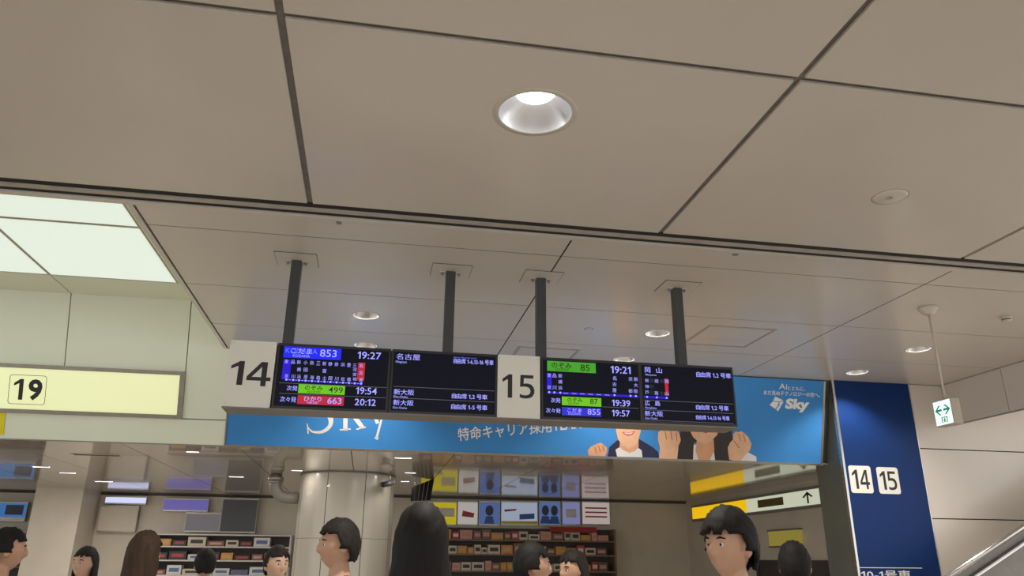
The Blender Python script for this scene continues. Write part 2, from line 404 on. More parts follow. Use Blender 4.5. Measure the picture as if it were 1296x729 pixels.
brush(bm, [(389, 536), (390, 549)], [1.2, 2.0]); brush(bm, [(417, 491), (418, 505)], [2, 1.2])
brush(bm, [(438, 484), (437, 545)], [5.5, 5.5]); brush(bm, [(430, 544), (444, 543)], [1.8, 1.8])
brush(bm, [(456, 512), (440, 526)], [2, 2.5]); brush(bm, [(443, 522), (452, 532), (459, 541.5)], [4, 5.5, 5.5]); brush(bm, [(451, 543.3), (463, 540.5)], [1.8, 1.8]); brush(bm, [(450, 512), (463, 511)], [1.6, 1.6])
brush(bm, [(469, 512), (478, 536)], [5.5, 4.5]); brush(bm, [(488, 511), (482, 534), (478, 549), (476.5, 555)], [2, 2.6, 3.0, 3.0]); brush(bm, [(477.5, 553), (475.8, 556)], [4.6, 4.6])
brush(bm, [(464, 511.6), (474, 511)], [1.6, 1.6]); brush(bm, [(483, 510.8), (492, 510.4)], [1.6, 1.6])
obj('large_lettering', bm, M_print, t)
bm = NB()
a0, b0 = FAS.hit(580, 558.5); a1, b1 = FAS.hit(736, 543.5); _, bh = FAS.hit(580, 541)
put_text(bm, FAS, '特命キャリア採用TEAM', a0, b0, a0+math.hypot(a1-a0, b1-b0), b0+(bh-b0)*0.98, 0.002, bold=0.012, rot=math.atan2(b1-b0, a1-a0))
obj('slogan_lettering', bm, M_print, t)
M_skin = mat('printed_skin', lin((214, 160, 122)), 0.5, var=0.08, scale=9); M_skin2 = mat('printed_skin_paler', lin((222, 176, 142)), 0.5, var=0.06, scale=9)
M_navy = mat('printed_navy_jacket', lin((34, 36, 74)), 0.5, var=0.2, scale=7); M_phair = mat('printed_dark_hair', lin((38, 28, 26)), 0.5, var=0.25, scale=12, stretch=(6, 1, 1))
M_lip = mat('printed_lips', lin((196, 84, 78)), 0.5, var=0.05); M_tee = mat('printed_white_shirt', (0.72, 0.71, 0.72), 0.5, var=0.04)
M_crease = mat('printed_skin_crease', lin((158, 104, 76)), 0.5, var=0.05)
def art(name, polys, m, par, out):
    b = NB()
    for p in polys: ppoly(b, FAS, fpx(p), out-0.0008, out)
    return obj(name, b, m, par)
def ell(cx, cy_, rx, ry, a0=0, a1=360, n=20):
    return [(cx+rx*math.cos(math.radians(a0+(a1-a0)*k/n)), cy_+ry*math.sin(math.radians(a0+(a1-a0)*k/n))) for k in range(n if a1-a0 >= 360 else n+1)]
# printed man: dark jacket, white shirt, raised fist
mn = art('printed_man', [[(769, 577.6), (771, 566), (780, 558), (788, 554), (806, 554), (813, 558), (826, 566), (833, 572), (834, 579.2)]], M_navy, t, 0.002)
art('shirt', [[(781, 578), (779, 569), (784, 566), (797, 573), (808, 567), (812, 570), (813, 578.7)]], M_tee, mn, 0.003)
art('neck', [[(785, 552), (808, 552), (808, 566), (803, 571), (796, 572.5), (789, 570), (784, 566)]], M_skin, mn, 0.004)
art('head', [[(779, 528), (779.5, 545), (782, 556), (788, 564), (795, 568), (802, 565), (808, 557), (811, 545), (811, 528), (803, 520), (787, 520)]], M_skin2, mn, 0.005)
art('hair', [[(777, 536), (776, 521), (784, 512), (797, 510), (808, 513), (814, 522), (812.5, 537), (810, 527), (800, 523), (786, 524), (780, 528)]], M_phair, mn, 0.006)
art('lips', [[(787, 546.5), (795, 547.8), (804, 545), (800.5, 550), (795, 551.6), (790, 550)]], M_lip, mn, 0.006)
art('teeth', [[(789.5, 547.5), (795, 548.4), (801.5, 546.7), (799, 548.8), (795, 549.6), (791.5, 549)]], M_tee, mn, 0.0068)
art('fist', [[(744.5, 576.6), (744, 570), (747, 566), (752, 563), (759, 560.5), (762, 561), (764, 563.5), (768, 566), (768.5, 571), (766, 577.4)]], M_skin, mn, 0.003)
art('finger_crease', [[(752, 566), (753, 566), (755, 573), (754, 573.3)], [(757, 564), (758, 564), (760.3, 572), (759.3, 572.3)], [(762, 564.5), (763, 564.5), (765, 571), (764, 571.3)]], M_crease, mn, 0.0037)
# printed woman: long dark hair, both fists raised
wn = art('printed_woman', [[(846, 581), (849, 572), (856, 566), (868, 562), (884, 563), (910, 563), (930, 566), (944, 571), (957, 578), (957.5, 583.8)]], M_tee, t, 0.002)
art('hair', [[(857, 581), (859, 560), (862, 540), (866, 522), (880, 510), (905, 510), (920, 522), (926, 545), (928, 565), (926, 583), (905, 582.6), (902, 560), (878, 560), (877, 581.6)]], M_phair, wn, 0.003)
art('neck', [[(882, 556), (903, 556), (904, 570), (898, 582.4), (884, 582), (880, 570)]], M_skin, wn, 0.004)
art('head', [[(872, 530), (873, 545), (877, 553), (884, 559.5), (892, 562), (899, 559), (907, 551), (911, 542), (911, 528), (900, 519), (882, 519)]], M_skin2, wn, 0.005)
art('mouth', [[(884, 544.6), (893, 545.4), (902, 544.4), (893, 548.6)]], M_lip, wn, 0.0058)
for nm, dx, dy, fl in (('fist', 0, 0, 1), ('fist', 0, 0, -1)):
    if fl == 1: pts = [(834, 580.5), (835, 566), (832.5, 556), (833, 547), (838, 543), (848, 542), (857, 544.5), (860, 550), (861.5, 557), (858, 566), (857, 572), (857, 581)]; cr_ = [[(841, 546), (842, 546), (844, 556), (843, 556)], [(848, 545), (849, 545), (851, 557), (850, 557)], [(855, 547), (856, 547), (857, 558), (856, 558)]]
    else: pts = [(923, 582), (921.5, 574), (921, 566), (924, 560), (928, 556), (927.5, 550), (931, 546), (935, 547), (938, 545.5), (942, 548.5), (947, 553), (951, 562), (949, 570), (941, 578), (937, 583)]; cr_ = [[(934, 549), (935, 549), (937.5, 558), (936.5, 558)], [(940, 549), (941, 549), (943.5, 559), (942.5, 559)], [(928, 558), (929, 557.5), (936, 567), (935, 567.5)]]
    art(nm, [pts], M_skin2, wn, 0.0045)
    b = NB()
    for p in cr_: ppoly(b, FAS, fpx(p), 0.0045, 0.0052)
    obj('finger_crease', b, M_crease, wn)

# ------------------------------------------------------------------ hanging departure displays
YD = 2.55
DSP = Plane(P(0, YD, 0), (1, 0, 0), (0, 0, 1))
def dpx(x, y): return DSP.hit(x, y)
ZB = DSP.hit(600, 527.2)[1]; ZT = DSP.hit(690, 452.3)[1]; ZB = (ZB+DSP.hit(684, 530.5)[1])/2
DEP = 0.106*S
def X(x, y): return DSP.hit(x, y)[0]
xs_ = dict(a=X(287, 470), b=X(348.5, 470), c=X(492.5, 480), d=X(494.3, 480), e=X(629, 485), f=X(685, 490), g=X(811, 497), h=X(930, 503))
t = thing('hanging_display_casing', 'long grey casing hanging on four dark posts, carrying the departure displays', 'sign casing', P(0.4, YD+0.053, ZB/S))
bm = NB(); pbox(bm, DSP, xs_['a'], ZB-0.012, xs_['h'], ZB, -DEP, 0.012); t0 = obj('display_tray', bm, M_alu)
tag(t0, 'long grey metal tray along the bottom of the hanging displays', 'tray')
bm = NB(); pbox(bm, DSP, xs_['a']+0.01, ZB, xs_['h']-0.004, ZT-0.007, -DEP, -0.046); obj('housing', bm, M_bezel, t)
bm = NB(); pbox(bm, DSP, xs_['a'], ZT-0.007, xs_['h'], ZT-0.001, -DEP, -0.046); obj('top_cover', bm, M_alu, t)
# number plates
def number_plate(x0, x1, txt, boxes, label):
    t = thing('platform_number_plate', label, 'number plate', DSP.at((x0+x1)/2, (ZB+ZT)/2, -0.01), 'white platform number plates between the displays')
    b = NB(); o0 = rrect(x0, ZB+0.001, x1, ZT+0.003, 0.008, 3); prism(b, [DSP.at(*p, -0.044) for p in o0], DSP.n*0.049); obj('plate', b, M_white, t)
    b = NB()
    for d, (px0, py0, px1, py1) in zip(txt, boxes):
        (a0, b1), (a1, b0) = dpx(px0, py0), dpx(px1, py1); put_digit(b, DSP, d, a0, b0, a1, b1, 0.0062)
    obj('number', b, M_black, t)
    for sx in (x0+0.018, x1-0.018):
        for sz in (ZB+0.03, ZT-0.02):
            b = NB(); lathe(b, [(0.009, 0.0), (0.009, 0.004), (0.005, 0.008)], n=12); bmesh.ops.rotate(b, verts=b.verts, cent=(0, 0, 0), matrix=Matrix.Rotation(math.radians(90), 3, 'X')); bmesh.ops.translate(b, verts=b.verts, vec=DSP.at(sx, sz, 0.004)); obj('screw', b, M_white, t)
number_plate(xs_['a'], xs_['b']-0.012, '14', [(294.0, 456.5, 316.5, 488), (314.7, 457.5, 341.3, 489.5)], 'white plate with black number 14 at the left end of the displays')
number_plate(xs_['e']+0.004, xs_['f']-0.012, '15', [(636, 473.5, 655.5, 504), (657.0, 474.5, 676.5, 504.8)], 'white plate with black number 15 between the two pairs of displays')

def screen(x0, x1, label):
    t = thing('departure_display', label, 'display screen', DSP.at((x0+x1)/2, (ZB+ZT)/2, -0.02), 'black departure displays in the hanging casing')
    b = NB(); bz = 0.022
    pbox(b, DSP, x0, ZB+0.002, x1, ZB+bz, -0.044, 0.004); pbox(b, DSP, x0, ZT-bz, x1, ZT, -0.044, 0.004)
    pbox(b, DSP, x0, ZB+bz, x0+bz*0.7, ZT-bz, -0.044, 0.004); pbox(b, DSP, x1-bz*0.7, ZB+bz, x1, ZT-bz, -0.044, 0.004); obj('bezel', b, M_bezel, t)
    b = NB(); pbox(b, DSP, x0+bz*0.7, ZB+bz, x1-bz*0.7, ZT-bz, -0.044, -0.002); obj('panel', b, M_scr, t)
    return t
class Scr:                                   # collects the lit characters and bars of one screen by colour
    def __init__(s, root, ox, oy, k): s.root, s.ox, s.oy, s.k, s.b, s.cur = root, ox, oy, k, {}, None
    def q(s, x, y): return s.ox+x/s.k, s.oy+y/s.k
    def bm(s, key, role=None, solo=True):
        if role and solo: s.n = getattr(s, 'n', 0)+1; role = role+'#%d' % s.n
        return s.b.setdefault((key, role), NB())
    def role(s, txt):
        if ':' in txt: return 'departure_time'
        if txt.isdigit(): return 'train_number'
        if '号車' in txt: return 'car_note'
        if txt.isascii(): return 'roman_lettering'
        return 'name_lettering'
    def text(s, key, txt, x0, x1, y0, y1, bold=0.0, out=0.0012):      # y0..y1: band at the left end
        a, yt = s.q(x0, y0); c, yb = s.q(x1, y1); px_text(s.cur or s.bm(key, s.role(txt)), DSP, txt, a, c, (yt+yb)/2, yb-yt, out=out, bold=bold)
    def bar(s, key, x0, x1, y0, y1, out=0.0004):
        a, yt = s.q(x0, y0); c, yb = s.q(x1, y1)
        A, B = dpx(a, yt); _, B0 = dpx(a, yb); C = dpx(c, yb)[0]; pbox(s.bm(key, 'route_line' if key == 'purple' else 'route_dash' if key == 'txt' else 'divider_line' if key == 'rule' else 'colour_bar', key in ('blue', 'indigo', 'green', 'green2', 'red', 'rule')), DSP, A, B0, C, B, -0.001, out)
    def dot(s, key, x, y, r, out=0.0016):
        a, yy = s.q(x, y); A, B = dpx(a, yy); rr = r/s.k*0.0067
        bmx = s.bm(key, 'route_dash', False); vs = [bmx.verts.new(DSP.at(A+rr*math.cos(2*math.pi*i/14), B+rr*math.sin(2*math.pi*i/14), out)) for i in range(14)]; bmx.faces.new(vs)
    def col(s, key, x, ys, txt, h=30, w=30, sl=0.0):
        s.cur = s.bm(key, 'station_name')
        for c, y in zip(txt, ys): s.text(key, c, x-w/2, x+w/2, y-h/2, y+h/2)
        s.cur = None
    def done(s):
        names = dict(txt=('white_readout', M_txt), dim=('dim_readout', M_txtdim), grey=('faint_readout', M_grey), blue=('blue_bar', M_lblue), indigo=('blue_bar', M_lblue2), green=('green_bar', M_lgreen), green2=('green_bar', M_lgreen2),
                     red=('red_bar', M_lred), purple=('route_line', M_purple), rule=('divider_line', M_rule), black=('black_readout', M_black))
        for (k_, ro), b in s.b.items(): obj(ro.split('#')[0], b, names[k_][1], s.root)

r = screen(xs_['b'], xs_['c'], 'display right of the 14 plate, with blue Kodama 853 bar'); s = Scr(r, 280, 420, 5.877)
s.bar('blue', 470, 890, 105, 190); s.text('dim', 'KODAMA', 480, 716, 118, 155); s.text('txt', 'こだま', 522, 676, 119, 160, 0.01); s.text('txt', 'KODAMA', 533, 660, 167, 186, 0.0)
s.text('txt', '853', 735, 860, 130, 184, 0.006); s.text('txt', '19:27', 1015, 1190, 146, 198, 0.006)
sl = 0.055
cx_ = (485, 535, 578, 628, 675, 722, 768, 812, 858, 905, 950, 993, 1040)
st = ('東京', '品川', '新横浜', '小田原', '熱海', '三島', '新富士', '静岡', '掛川', '浜松', '豊橋', '三河安城', '名古屋')
s.bar('purple', 464, 508, 204, 352); s.bar('red', 1019, 1062, 228, 360)
for x, n in zip(cx_, st):
    y = 220+sl*(x-485)
    ys = {2: (0, 108), 3: (0, 54, 108), 4: (2, 34, 68, 102)}[len(n)]
    s.col('txt', x, [y+q for q in ys], n, 26 if len(n) == 4 else 29, 29)
for x0, x1 in zip(cx_, cx_[1:]): s.bar('purple', x0-12, x1+12, 350+sl*(x0-485), 362+sl*(x0-485))
for x in cx_: s.dot('txt', x, 355+sl*(x-485), 8)
for x0, x1 in zip(cx_, cx_[1:]): s.bar('txt', x0+16, x1-16, 355+sl*(x0-470)-1.5, 355+sl*(x0-470)+2, 0.0016)
s.text('txt', '次発', 487, 568, 398, 436, 0.004); s.bar('green', 577, 918, 388, 455); s.text('black', 'のぞみ', 622, 755, 397, 432, 0.012); s.text('black', 'NOZOMI', 640, 736, 437, 454); s.text('black', '499', 798, 905, 409, 452, 0.004)
s.text('txt', '19:54', 1003, 1158, 411, 462, 0.006); s.text('txt', '次々発', 437, 558, 479, 520, 0.004); s.bar('red', 570, 910, 470, 536); s.text('txt', 'ひかり', 615, 746, 478, 514, 0.012); s.text('txt', 'HIKARI', 640, 718, 517, 534); s.text('txt', '663', 790, 895, 489, 534, 0.006)
s.text('txt', '20:12', 993, 1150, 496, 546, 0.006); s.bar('rule', 430, 1236, 377, 379.5); s.bar('rule', 430, 1236, 455, 457.5); s.done()

r = screen(xs_['d'], xs_['e'], 'display left of the 15 plate, nearly empty, with Nagoya at its top'); s = Scr(r, 480, 420, 5.877)
s.text('txt', '名古屋', 128, 305, 159, 204, 0.0); s.text('txt', 'Nagoya', 123, 205, 212, 234); s.text('txt', '自由席 1-6,13-16 号車', 553, 850, 196, 236, 0.008); s.text('dim', 'Non-Reserved', 553, 720, 182, 194)
s.bar('rule', 106, 858, 404, 406.5); s.bar('rule', 106, 858, 489, 491.5)
s.text('txt', '新大阪', 108, 260, 424, 466, 0.006); s.text('txt', 'Shin-Osaka', 105, 212, 472, 488); s.text('txt', '自由席 1,2 号車', 540, 804, 456, 496, 0.006)
s.text('txt', '新大阪', 104, 256, 503, 545, 0.006); s.text('txt', 'Shin-Osaka', 100, 206, 554, 570); s.text('txt', '自由席 1-5 号車', 535, 804, 535, 575, 0.006); s.done()

r = screen(xs_['f'], xs_['g'], 'display right of the 15 plate, with green Nozomi 85 bar'); s = Scr(r, 680, 440, 4.985)
s.bar('green2', 62, 369, 82, 146); s.text('black', 'のぞみ', 90, 216, 92, 127, 0.012); s.text('black', 'NOZOMI', 116, 196, 129, 144); s.text('black', '85', 272, 330, 106, 146, 0.006); s.text('txt', '19:21', 463, 588, 115, 160, 0.006)
s.bar('purple', 61, 91, 160, 264); sl = 0.045
for x, n in ((75, '東京'), (108, '品川'), (145, '新横浜'), (487, '名古屋'), (588, '京都'), (622, '新大阪')):
    y = 174+sl*(x-75); s.col('txt', x, [y+q for q in ((0, 76) if len(n) == 2 else (0, 38, 76))], n, 25, 25)
for x0, x1 in ((62, 200), (200, 340), (340, 487), (487, 640)): s.bar('purple', x0, x1, 276+sl*(x0-75), 290+sl*(x0-75))
for x in (75, 108, 145, 487, 588, 622): s.dot('txt', x, 281+sl*(x-75), 7)
for k in range(6): s.bar('txt', 165+k*52, 195+k*52, 284+sl*(90+k*52)-3, 284+sl*(90+k*52), 0.0016)
s.text('txt', '次発', 85, 146, 316, 346, 0.004); s.bar('green', 155, 404, 308, 362); s.text('black', 'のぞみ', 189, 284, 315, 342, 0.012); s.text('black', 'NOZOMI', 196, 262, 345, 358); s.text('black', '87', 333, 382, 322, 356, 0.006); s.text('txt', '19:39', 471, 586, 328, 368, 0.006)
s.text('txt', '次々発', 55, 147, 380, 410, 0.004); s.bar('indigo', 155, 404, 374, 426); s.text('txt', 'こだま', 190, 280, 381, 407, 0.012); s.text('txt', 'KODAMA', 195, 275, 410, 423); s.text('txt', '855', 317, 397, 386, 422, 0.006); s.text('txt', '19:57', 471, 584, 392, 432, 0.006)
s.bar('rule', 410, 640, 372, 374); s.done()

r = screen(xs_['g'], xs_['h'], 'rightmost display of the hanging row, with Okayama at its top left'); s = Scr(r, 680, 440, 4.985)
s.text('txt', '岡', 678, 713, 122, 157, 0.005); s.text('txt', '山', 750, 786, 126, 160, 0.005); s.text('txt', 'Okayama', 680, 751, 164, 179); s.text('txt', '自由席 1,2 号車', 1003, 1220, 151, 186, 0.006)
sl = 0.05; s.bar('red', 803, 830, 195, 300)
for x, n, k in ((692, '新神戸', 'txt'), (722, '西明石', 'grey'), (752, '姫路', 'txt'), (785, '相生', 'grey'), (816, '岡山', 'txt')):
    y = 207+sl*(x-692); s.col(k, x, [y+q for q in ((0, 76) if len(n) == 2 else (0, 38, 76))], n, 24, 24)
s.bar('purple', 672, 750, 304, 318); s.bar('purple', 750, 826, 307, 321)
for x in (692, 754, 816): s.dot('txt', x, 311+sl*(x-692), 7)
s.bar('rule', 672, 1236, 329, 331); s.bar('rule', 672, 1236, 390, 392); s.bar('rule', 672, 1236, 455, 457)
s.text('txt', '広', 678, 710, 332, 365, 0.005); s.text('txt', '島', 742, 775, 335, 367, 0.005); s.text('txt', 'Hiroshima', 680, 752, 371, 385); s.text('txt', '自由席 1,2 号車', 1001, 1206, 359, 392, 0.006)
s.text('txt', '新大阪', 678, 793, 397, 431, 0.005); s.text('txt', 'Shin-Osaka', 680, 758, 438, 450); s.text('txt', '自由席 1-6,13-16 号車', 1001, 1212, 424, 454, 0.008); s.done()

# hanging posts with their ceiling plates
post0 = None
def hanger(x, label, group):
    yc = YD+0.055
    t = thing('hanging_post', label, 'post', P(x, yc, 1.0), group)
    w = 0.0175
    b = NB(); box(b, P(x-w, yc-w, ZT/S), P(x+w, yc+w, 0.997), 0.004); obj('square_tube', b, M_pole, t)
    b = NB()
    hx, hy = 0.071, 0.064; Yp = 2.588
    box(b, P(x-hx, Yp-hy, 0.9975), P(x+hx, Yp+hy, 0.9995)); obj('ceiling_plate', b, M_ceil, t)
    b = NB()
    for q in ((x-hx-0.0012, Yp-hy-0.0016, x+hx+0.0012, Yp-hy+0.0004), (x+hx, Yp-hy, x+hx+0.0016, Yp+hy), (x-hx-0.0016, Yp-hy, x-hx, Yp+hy)):
        box(b, P(q[0], q[1], 0.9982), P(q[2], q[3], 0.9998))
    obj('plate_joint', b, M_groove, t)
    b = NB(); box(b, P(x-0.04, yc-0.014, 0.994), P(x+0.04, yc+0.014, 0.9975), 0.002); obj('bracket', b, M_offw, t)
    for sx in (-0.031, 0.031):
        b = NB(); lathe(b, [(0.016, 0.0), (0.016, -0.010), (0.009, -0.012), (0.009, -0.026)], P(x+sx, yc-0.004, 0.994), 6); obj('bolt', b, M_frame, t)
for x, l in ((-0.315, 'dark square post above the Kodama 853 display, leftmost of the four'), (0.235, 'dark square post above the display left of plate 15'), (0.575, 'dark square post just above the white plate 15'), (1.115, 'dark square post above the rightmost display')):
    hanger(x, l, 'posts carrying the displays')

# ------------------------------------------------------------------ ceiling fittings
def spot(o, p, energy, size, blend, r=0.05):
    l = bpy.data.lights.new('lamp', 'SPOT'); l.energy = energy; l.spot_size = math.radians(size); l.spot_blend = blend; l.shadow_soft_size = r; l.color = (1.0, 0.93, 0.84)
    lo = bpy.data.objects.new('lamp_light', l); COL.objects.link(lo); lo.location = p; lo.parent = o; lo.matrix_parent_inverse = o.matrix_world.inverted()
def downlight(x, y, R, label, group, energy, lens, depth, z=1.0, size=120, ring=0.013):
    t = thing('recessed_downlight', label, 'downlight', P(x, y, z), group); r = R*S; c = P(x, y, z)
    b = NB(); lathe(b, [(r, 0.004), (r+ring*S, 0.004), (r+ring*S, -0.003), (r+0.004, -0.006), (r-0.004, -0.004), (r, 0.004)], c, 48, cap=False); obj('trim_ring', b, M_offw, t, True)
    b = NB(); d = depth*r; ri = 0.53*r
    pr = [(r-0.003, 0.0)]+[(r-0.003-(r-ri)*(q/8)**1.15, d*q/8) for q in range(1, 9)]
    lathe(b, pr, c, 48, cap=False); o = obj('reflector', b, M_chrome, t, True)
    b = NB(); lathe(b, [(ri, d-0.001), (ri*0.6, d-0.006), (0.002, d-0.008)], c, 32, cap=False); lathe(b, [(ri, d-0.001), (ri, d+0.02)], c, 32); obj('lens', b, lens, t, True)
    spot(t, c+Vector((0, 0, d-0.012)), energy, size, 0.6, ri*0.8)
    return t
downlight(*DL_HALL[0], R_HALL, 'large bright recessed downlight in the middle of the near ceiling', None, SPOT_HALL, M_lens, 0.62)
rl = ['nearer recessed downlight above the Kodama 853 display', 'recessed downlight half hidden behind the top edge of the Kodama 853 display', 'nearer recessed downlight beside the post of the rightmost display', 'recessed downlight half hidden behind the Nozomi 85 display',
      'nearer recessed downlight left of the exit sign rod', 'recessed downlight close above the blue column']
for (x, y), l in zip(DL_ROW, rl): downlight(x, y, R_ROW, l, 'recessed downlights beyond the expansion joint', SPOT_ROW, M_lens2, 0.8, ring=0.006)
# round speaker disc in the near ceiling
t = thing('ceiling_speaker', 'round beige perforated speaker disc in the near ceiling at right', 'speaker', P(1.423, 1.742, 1.0)); c = P(1.423, 1.742, 1.0)
bm = NB(); lathe(bm, [(0.002, -0.007), (0.09, -0.0065), (0.118, -0.004), (0.121, 0.0)], c, 48, cap=False); obj('grille', bm, M_ceil, t, True)
bm = NB(); lathe(bm, [(0.121, -0.0005), (0.1245, -0.0008), (0.1245, 0.001)], c, 48, cap=False); obj('edge_gap', bm, M_groove, t)
bm = NB()
for k in range(26):
    a = random.random()*6.28; rr = 0.034*math.sqrt(random.random()); lathe(bm, [(0.0028, -0.0078), (0.0028, -0.006)], c+Vector((rr*math.cos(a), rr*math.sin(a), 0)), 6)
obj('sound_holes', bm, M_groove, t)
# flush sprinkler cover
t = thing('sprinkler_cover', 'small round sprinkler cover in the ceiling above the Nozomi 85 display', 'sprinkler', P(0.931, 3.2, 1.0)); c = P(0.931, 3.2, 1.0)
bm = NB(); lathe(bm, [(0.001, -0.007), (0.036, -0.007), (0.04, -0.003), (0.04, 0)], c, 32, cap=False); obj('cap', bm, M_ceil, t, True)
bm = NB(); lathe(bm, [(0.041, -0.001), (0.052, -0.001)], c, 32, cap=False); obj('gap_ring', bm, M_groove2, t)
# access hatches
def hatch(x0, y0, x1, y1, label):
    t = thing('ceiling_access_hatch', label, 'access hatch', P((x0+x1)/2, (y0+y1)/2, 1.0), 'access hatches in the ceiling')
    b = NB(); w = 0.012
    for q in ((x0, y0, x1, y0+w), (x0, y1-w, x1, y1), (x0, y0+w, x0+w, y1-w), (x1-w, y0+w, x1, y1-w)): box(b, P(q[0], q[1], 0.9965), P(q[2], q[3], 0.9995))
    obj('frame', b, M_cover, t)
    b = NB(); box(b, P(x0+w, y0+w, 0.9990), P(x1-w, y1-w, 0.9996)); obj('frame_gap', b, M_groove, t)
    b = NB(); w2 = w+0.003; ym = y0*0.38+y1*0.62
    box(b, P(x0+w2, y0+w2, 0.9975), P(x1-w2, ym-0.001, 0.9992)); box(b, P(x0+w2, ym+0.001, 0.9975), P(x1-w2, y1-w2, 0.9992)); obj('door_panel', b, M_ceil, t)
hatch(1.442, 3.03, 1.772, 3.345, 'square access hatch in the ceiling right of the rightmost post')
hatch(0.67, 3.56, 0.99, 3.86, 'square access hatch in the ceiling just above the Nozomi 85 display')
# smoke detector
t = thing('smoke_detector', 'small white smoke detector on the ceiling right of the exit sign rod', 'smoke detector', P(2.631, 2.661, 1.0)); c = P(2.631, 2.661, 1.0)
bm = NB(); lathe(bm, [(0.058, 0.0), (0.058, -0.018), (0.052, -0.026), (0.045, -0.028)], c, 32); obj('base', bm, M_offw, t, True)
bm = NB(); lathe(bm, [(0.044, -0.028), (0.044, -0.038)], c, 32); obj('sensor_slots', bm, M_dark, t)
bm = NB(); lathe(bm, [(0.048, -0.038), (0.046, -0.05), (0.03, -0.056), (0.002, -0.058)], c, 32, cap=False); obj('cap', bm, M_offw, t, True)

# hanging exit sign
ex, ey = 2.221, 2.616
t = thing('exit_sign', 'white box exit sign with green arrow, hanging on a rod at right', 'exit sign', P(ex, ey, 0.515))
bm = NB(); lathe(bm, [(0.092, 0.0), (0.096, -0.02), (0.092, -0.026), (0.05, -0.075), (0.045, -0.08)], P(ex, ey, 1.0), 32); obj('ceiling_rose', bm, M_offw, t, True)
bm = NB(); tube(bm, [P(ex, ey, 0.975), P(ex, ey, 0.615)], 0.0115); obj('rod', bm, M_offw, t, True)
EX0, EX1, EY0, EY1, EZ0, EZ1 = 2.200, 2.242, 2.567, 2.666, 0.5115, 0.6125
bm = NB(); box(bm, P(EX0+0.002, EY0, EZ0), P(EX1, EY1, EZ1), 0.006); obj('housing', bm, mat('beige_sign_housing', (0.46, 0.41, 0.32), 0.45, var=0.05), t)
bm = NB(); box(bm, P(EX0, EY0+0.004, EZ0+0.004), P(EX0+0.003, EY1-0.004, EZ1-0.004)); obj('lit_face', bm, mat('lit_exit_face', (0.7, 0.75, 0.75), 0.3, emit=lin((214, 236, 232)), es=1.0, var=0.01), t)
EXP = Plane(P(EX0-0.0003, EY1, EZ0), (0, -1, 0), (0, 0, 1)); ew, eh = (EY1-EY0)*S, (EZ1-EZ0)*S
M_eg = mat('green_exit_print', (0.0, 0.24, 0.13), 0.4, emit=(0.0, 0.24, 0.13), es=0.5, var=0.03)
def exg(name, polys):
    b = NB()
    for p in polys: ppoly(b, EXP, [(u*ew, v*eh) for u, v in p], 0, 0.0012)
    obj(name, b, M_eg, t)
exg('double_arrow', [[(0.10, 0.60), (0.33, 0.79), (0.42, 0.79), (0.24, 0.64), (0.47, 0.64), (0.47, 0.56), (0.24, 0.56), (0.42, 0.41), (0.33, 0.41)],
                     [(0.93, 0.60), (0.70, 0.79), (0.61, 0.79), (0.79, 0.64), (0.56, 0.64), (0.56, 0.56), (0.79, 0.56), (0.61, 0.41), (0.70, 0.41)]])
def fan(cx, cy, r, n=10): return [(cx+r*math.cos(6.283*k/n), cy+r*math.sin(6.283*k/n)) for k in range(n)]
exg('running_figure', [[(0.38, 0.10), (0.42, 0.10), (0.42, 0.33), (0.38, 0.33)], [(0.66, 0.10), (0.70, 0.10), (0.70, 0.33), (0.66, 0.33)], [(0.42, 0.30), (0.66, 0.30), (0.66, 0.33), (0.42, 0.33)],
                       fan(0.55, 0.265, 0.025), [(0.50, 0.24), (0.56, 0.24), (0.57, 0.18), (0.62, 0.11), (0.585, 0.105), (0.54, 0.16), (0.49, 0.11), (0.455, 0.125), (0.51, 0.18)], [(0.56, 0.235), (0.63, 0.20), (0.62, 0.185), (0.565, 0.205)], [(0.50, 0.24), (0.44, 0.215), (0.445, 0.20), (0.505, 0.21)]])

# ------------------------------------------------------------------ blue column at right
cx0, cx1, cyf = 2.587, 3.089, 3.905
CP = Plane(P(0, cyf, 0), (1, 0, 0), (0, 0, 1))
t = thing('platform_column', 'deep blue column panel with white 14 and 15 tags at right', 'column', P((cx0+cx1)/2, cyf+0.1, -0.64))
bm = NB(); box(bm, P(cx0+0.012, cyf, -0.64), P(cx1-0.006, cyf+0.02, 1.0)); obj('blue_face', bm, M_blue, t)
bm = NB(); box(bm, P(cx0+0.004, cyf+0.02, -0.64), P(cx1-0.002, cyf+0.27, 1.0)); obj('column_body', bm, mat('grey_green_column_side', (0.13, 0.14, 0.125), 0.3, coat=0.3, var=0.06, scale=3), t)
bm = NB(); box(bm, P(cx0-0.002, cyf-0.006, -0.64), P(cx0+0.012, cyf+0.02, 0.999), 0.004); obj('edge_strip', bm, M_steel, t)
bm = NB(); box(bm, P(cx1-0.006, cyf-0.003, -0.64), P(cx1, cyf+0.02, 0.999), 0.003); obj('edge_strip', bm, M_steel, t)
for txt, (p0, p1), inner in (('14', ((1072.5, 589), (1106.5, 624.5)), ((1078, 594.5, 1102, 619))), ('15', ((1107.8, 591), (1141, 625.5)), ((1113.5, 596, 1136, 620.5)))):
    (a0, b1), (a1, b0) = CP.hit(p0[0]+0.4, p0[1]), CP.hit(p1[0]-0.4, p1[1])
    b = NB(); prism(b, [CP.at(*p, 0.0) for p in rrect(a0, b0, a1, b1, 0.035)], CP.n*0.003); tg = obj('number_tag', b, M_white, t)
    b = NB(); wt, ht = a1-a0, b1-b0
    put_digit(b, CP, txt[0], a0+wt*0.12, b0+ht*0.15, a0+wt*0.53, b1-ht*0.15, 0.0036); put_digit(b, CP, txt[1], a0+wt*0.46, b0+ht*0.15, a1-wt*0.12, b1-ht*0.15, 0.0036); obj('number', b, M_black, tg)
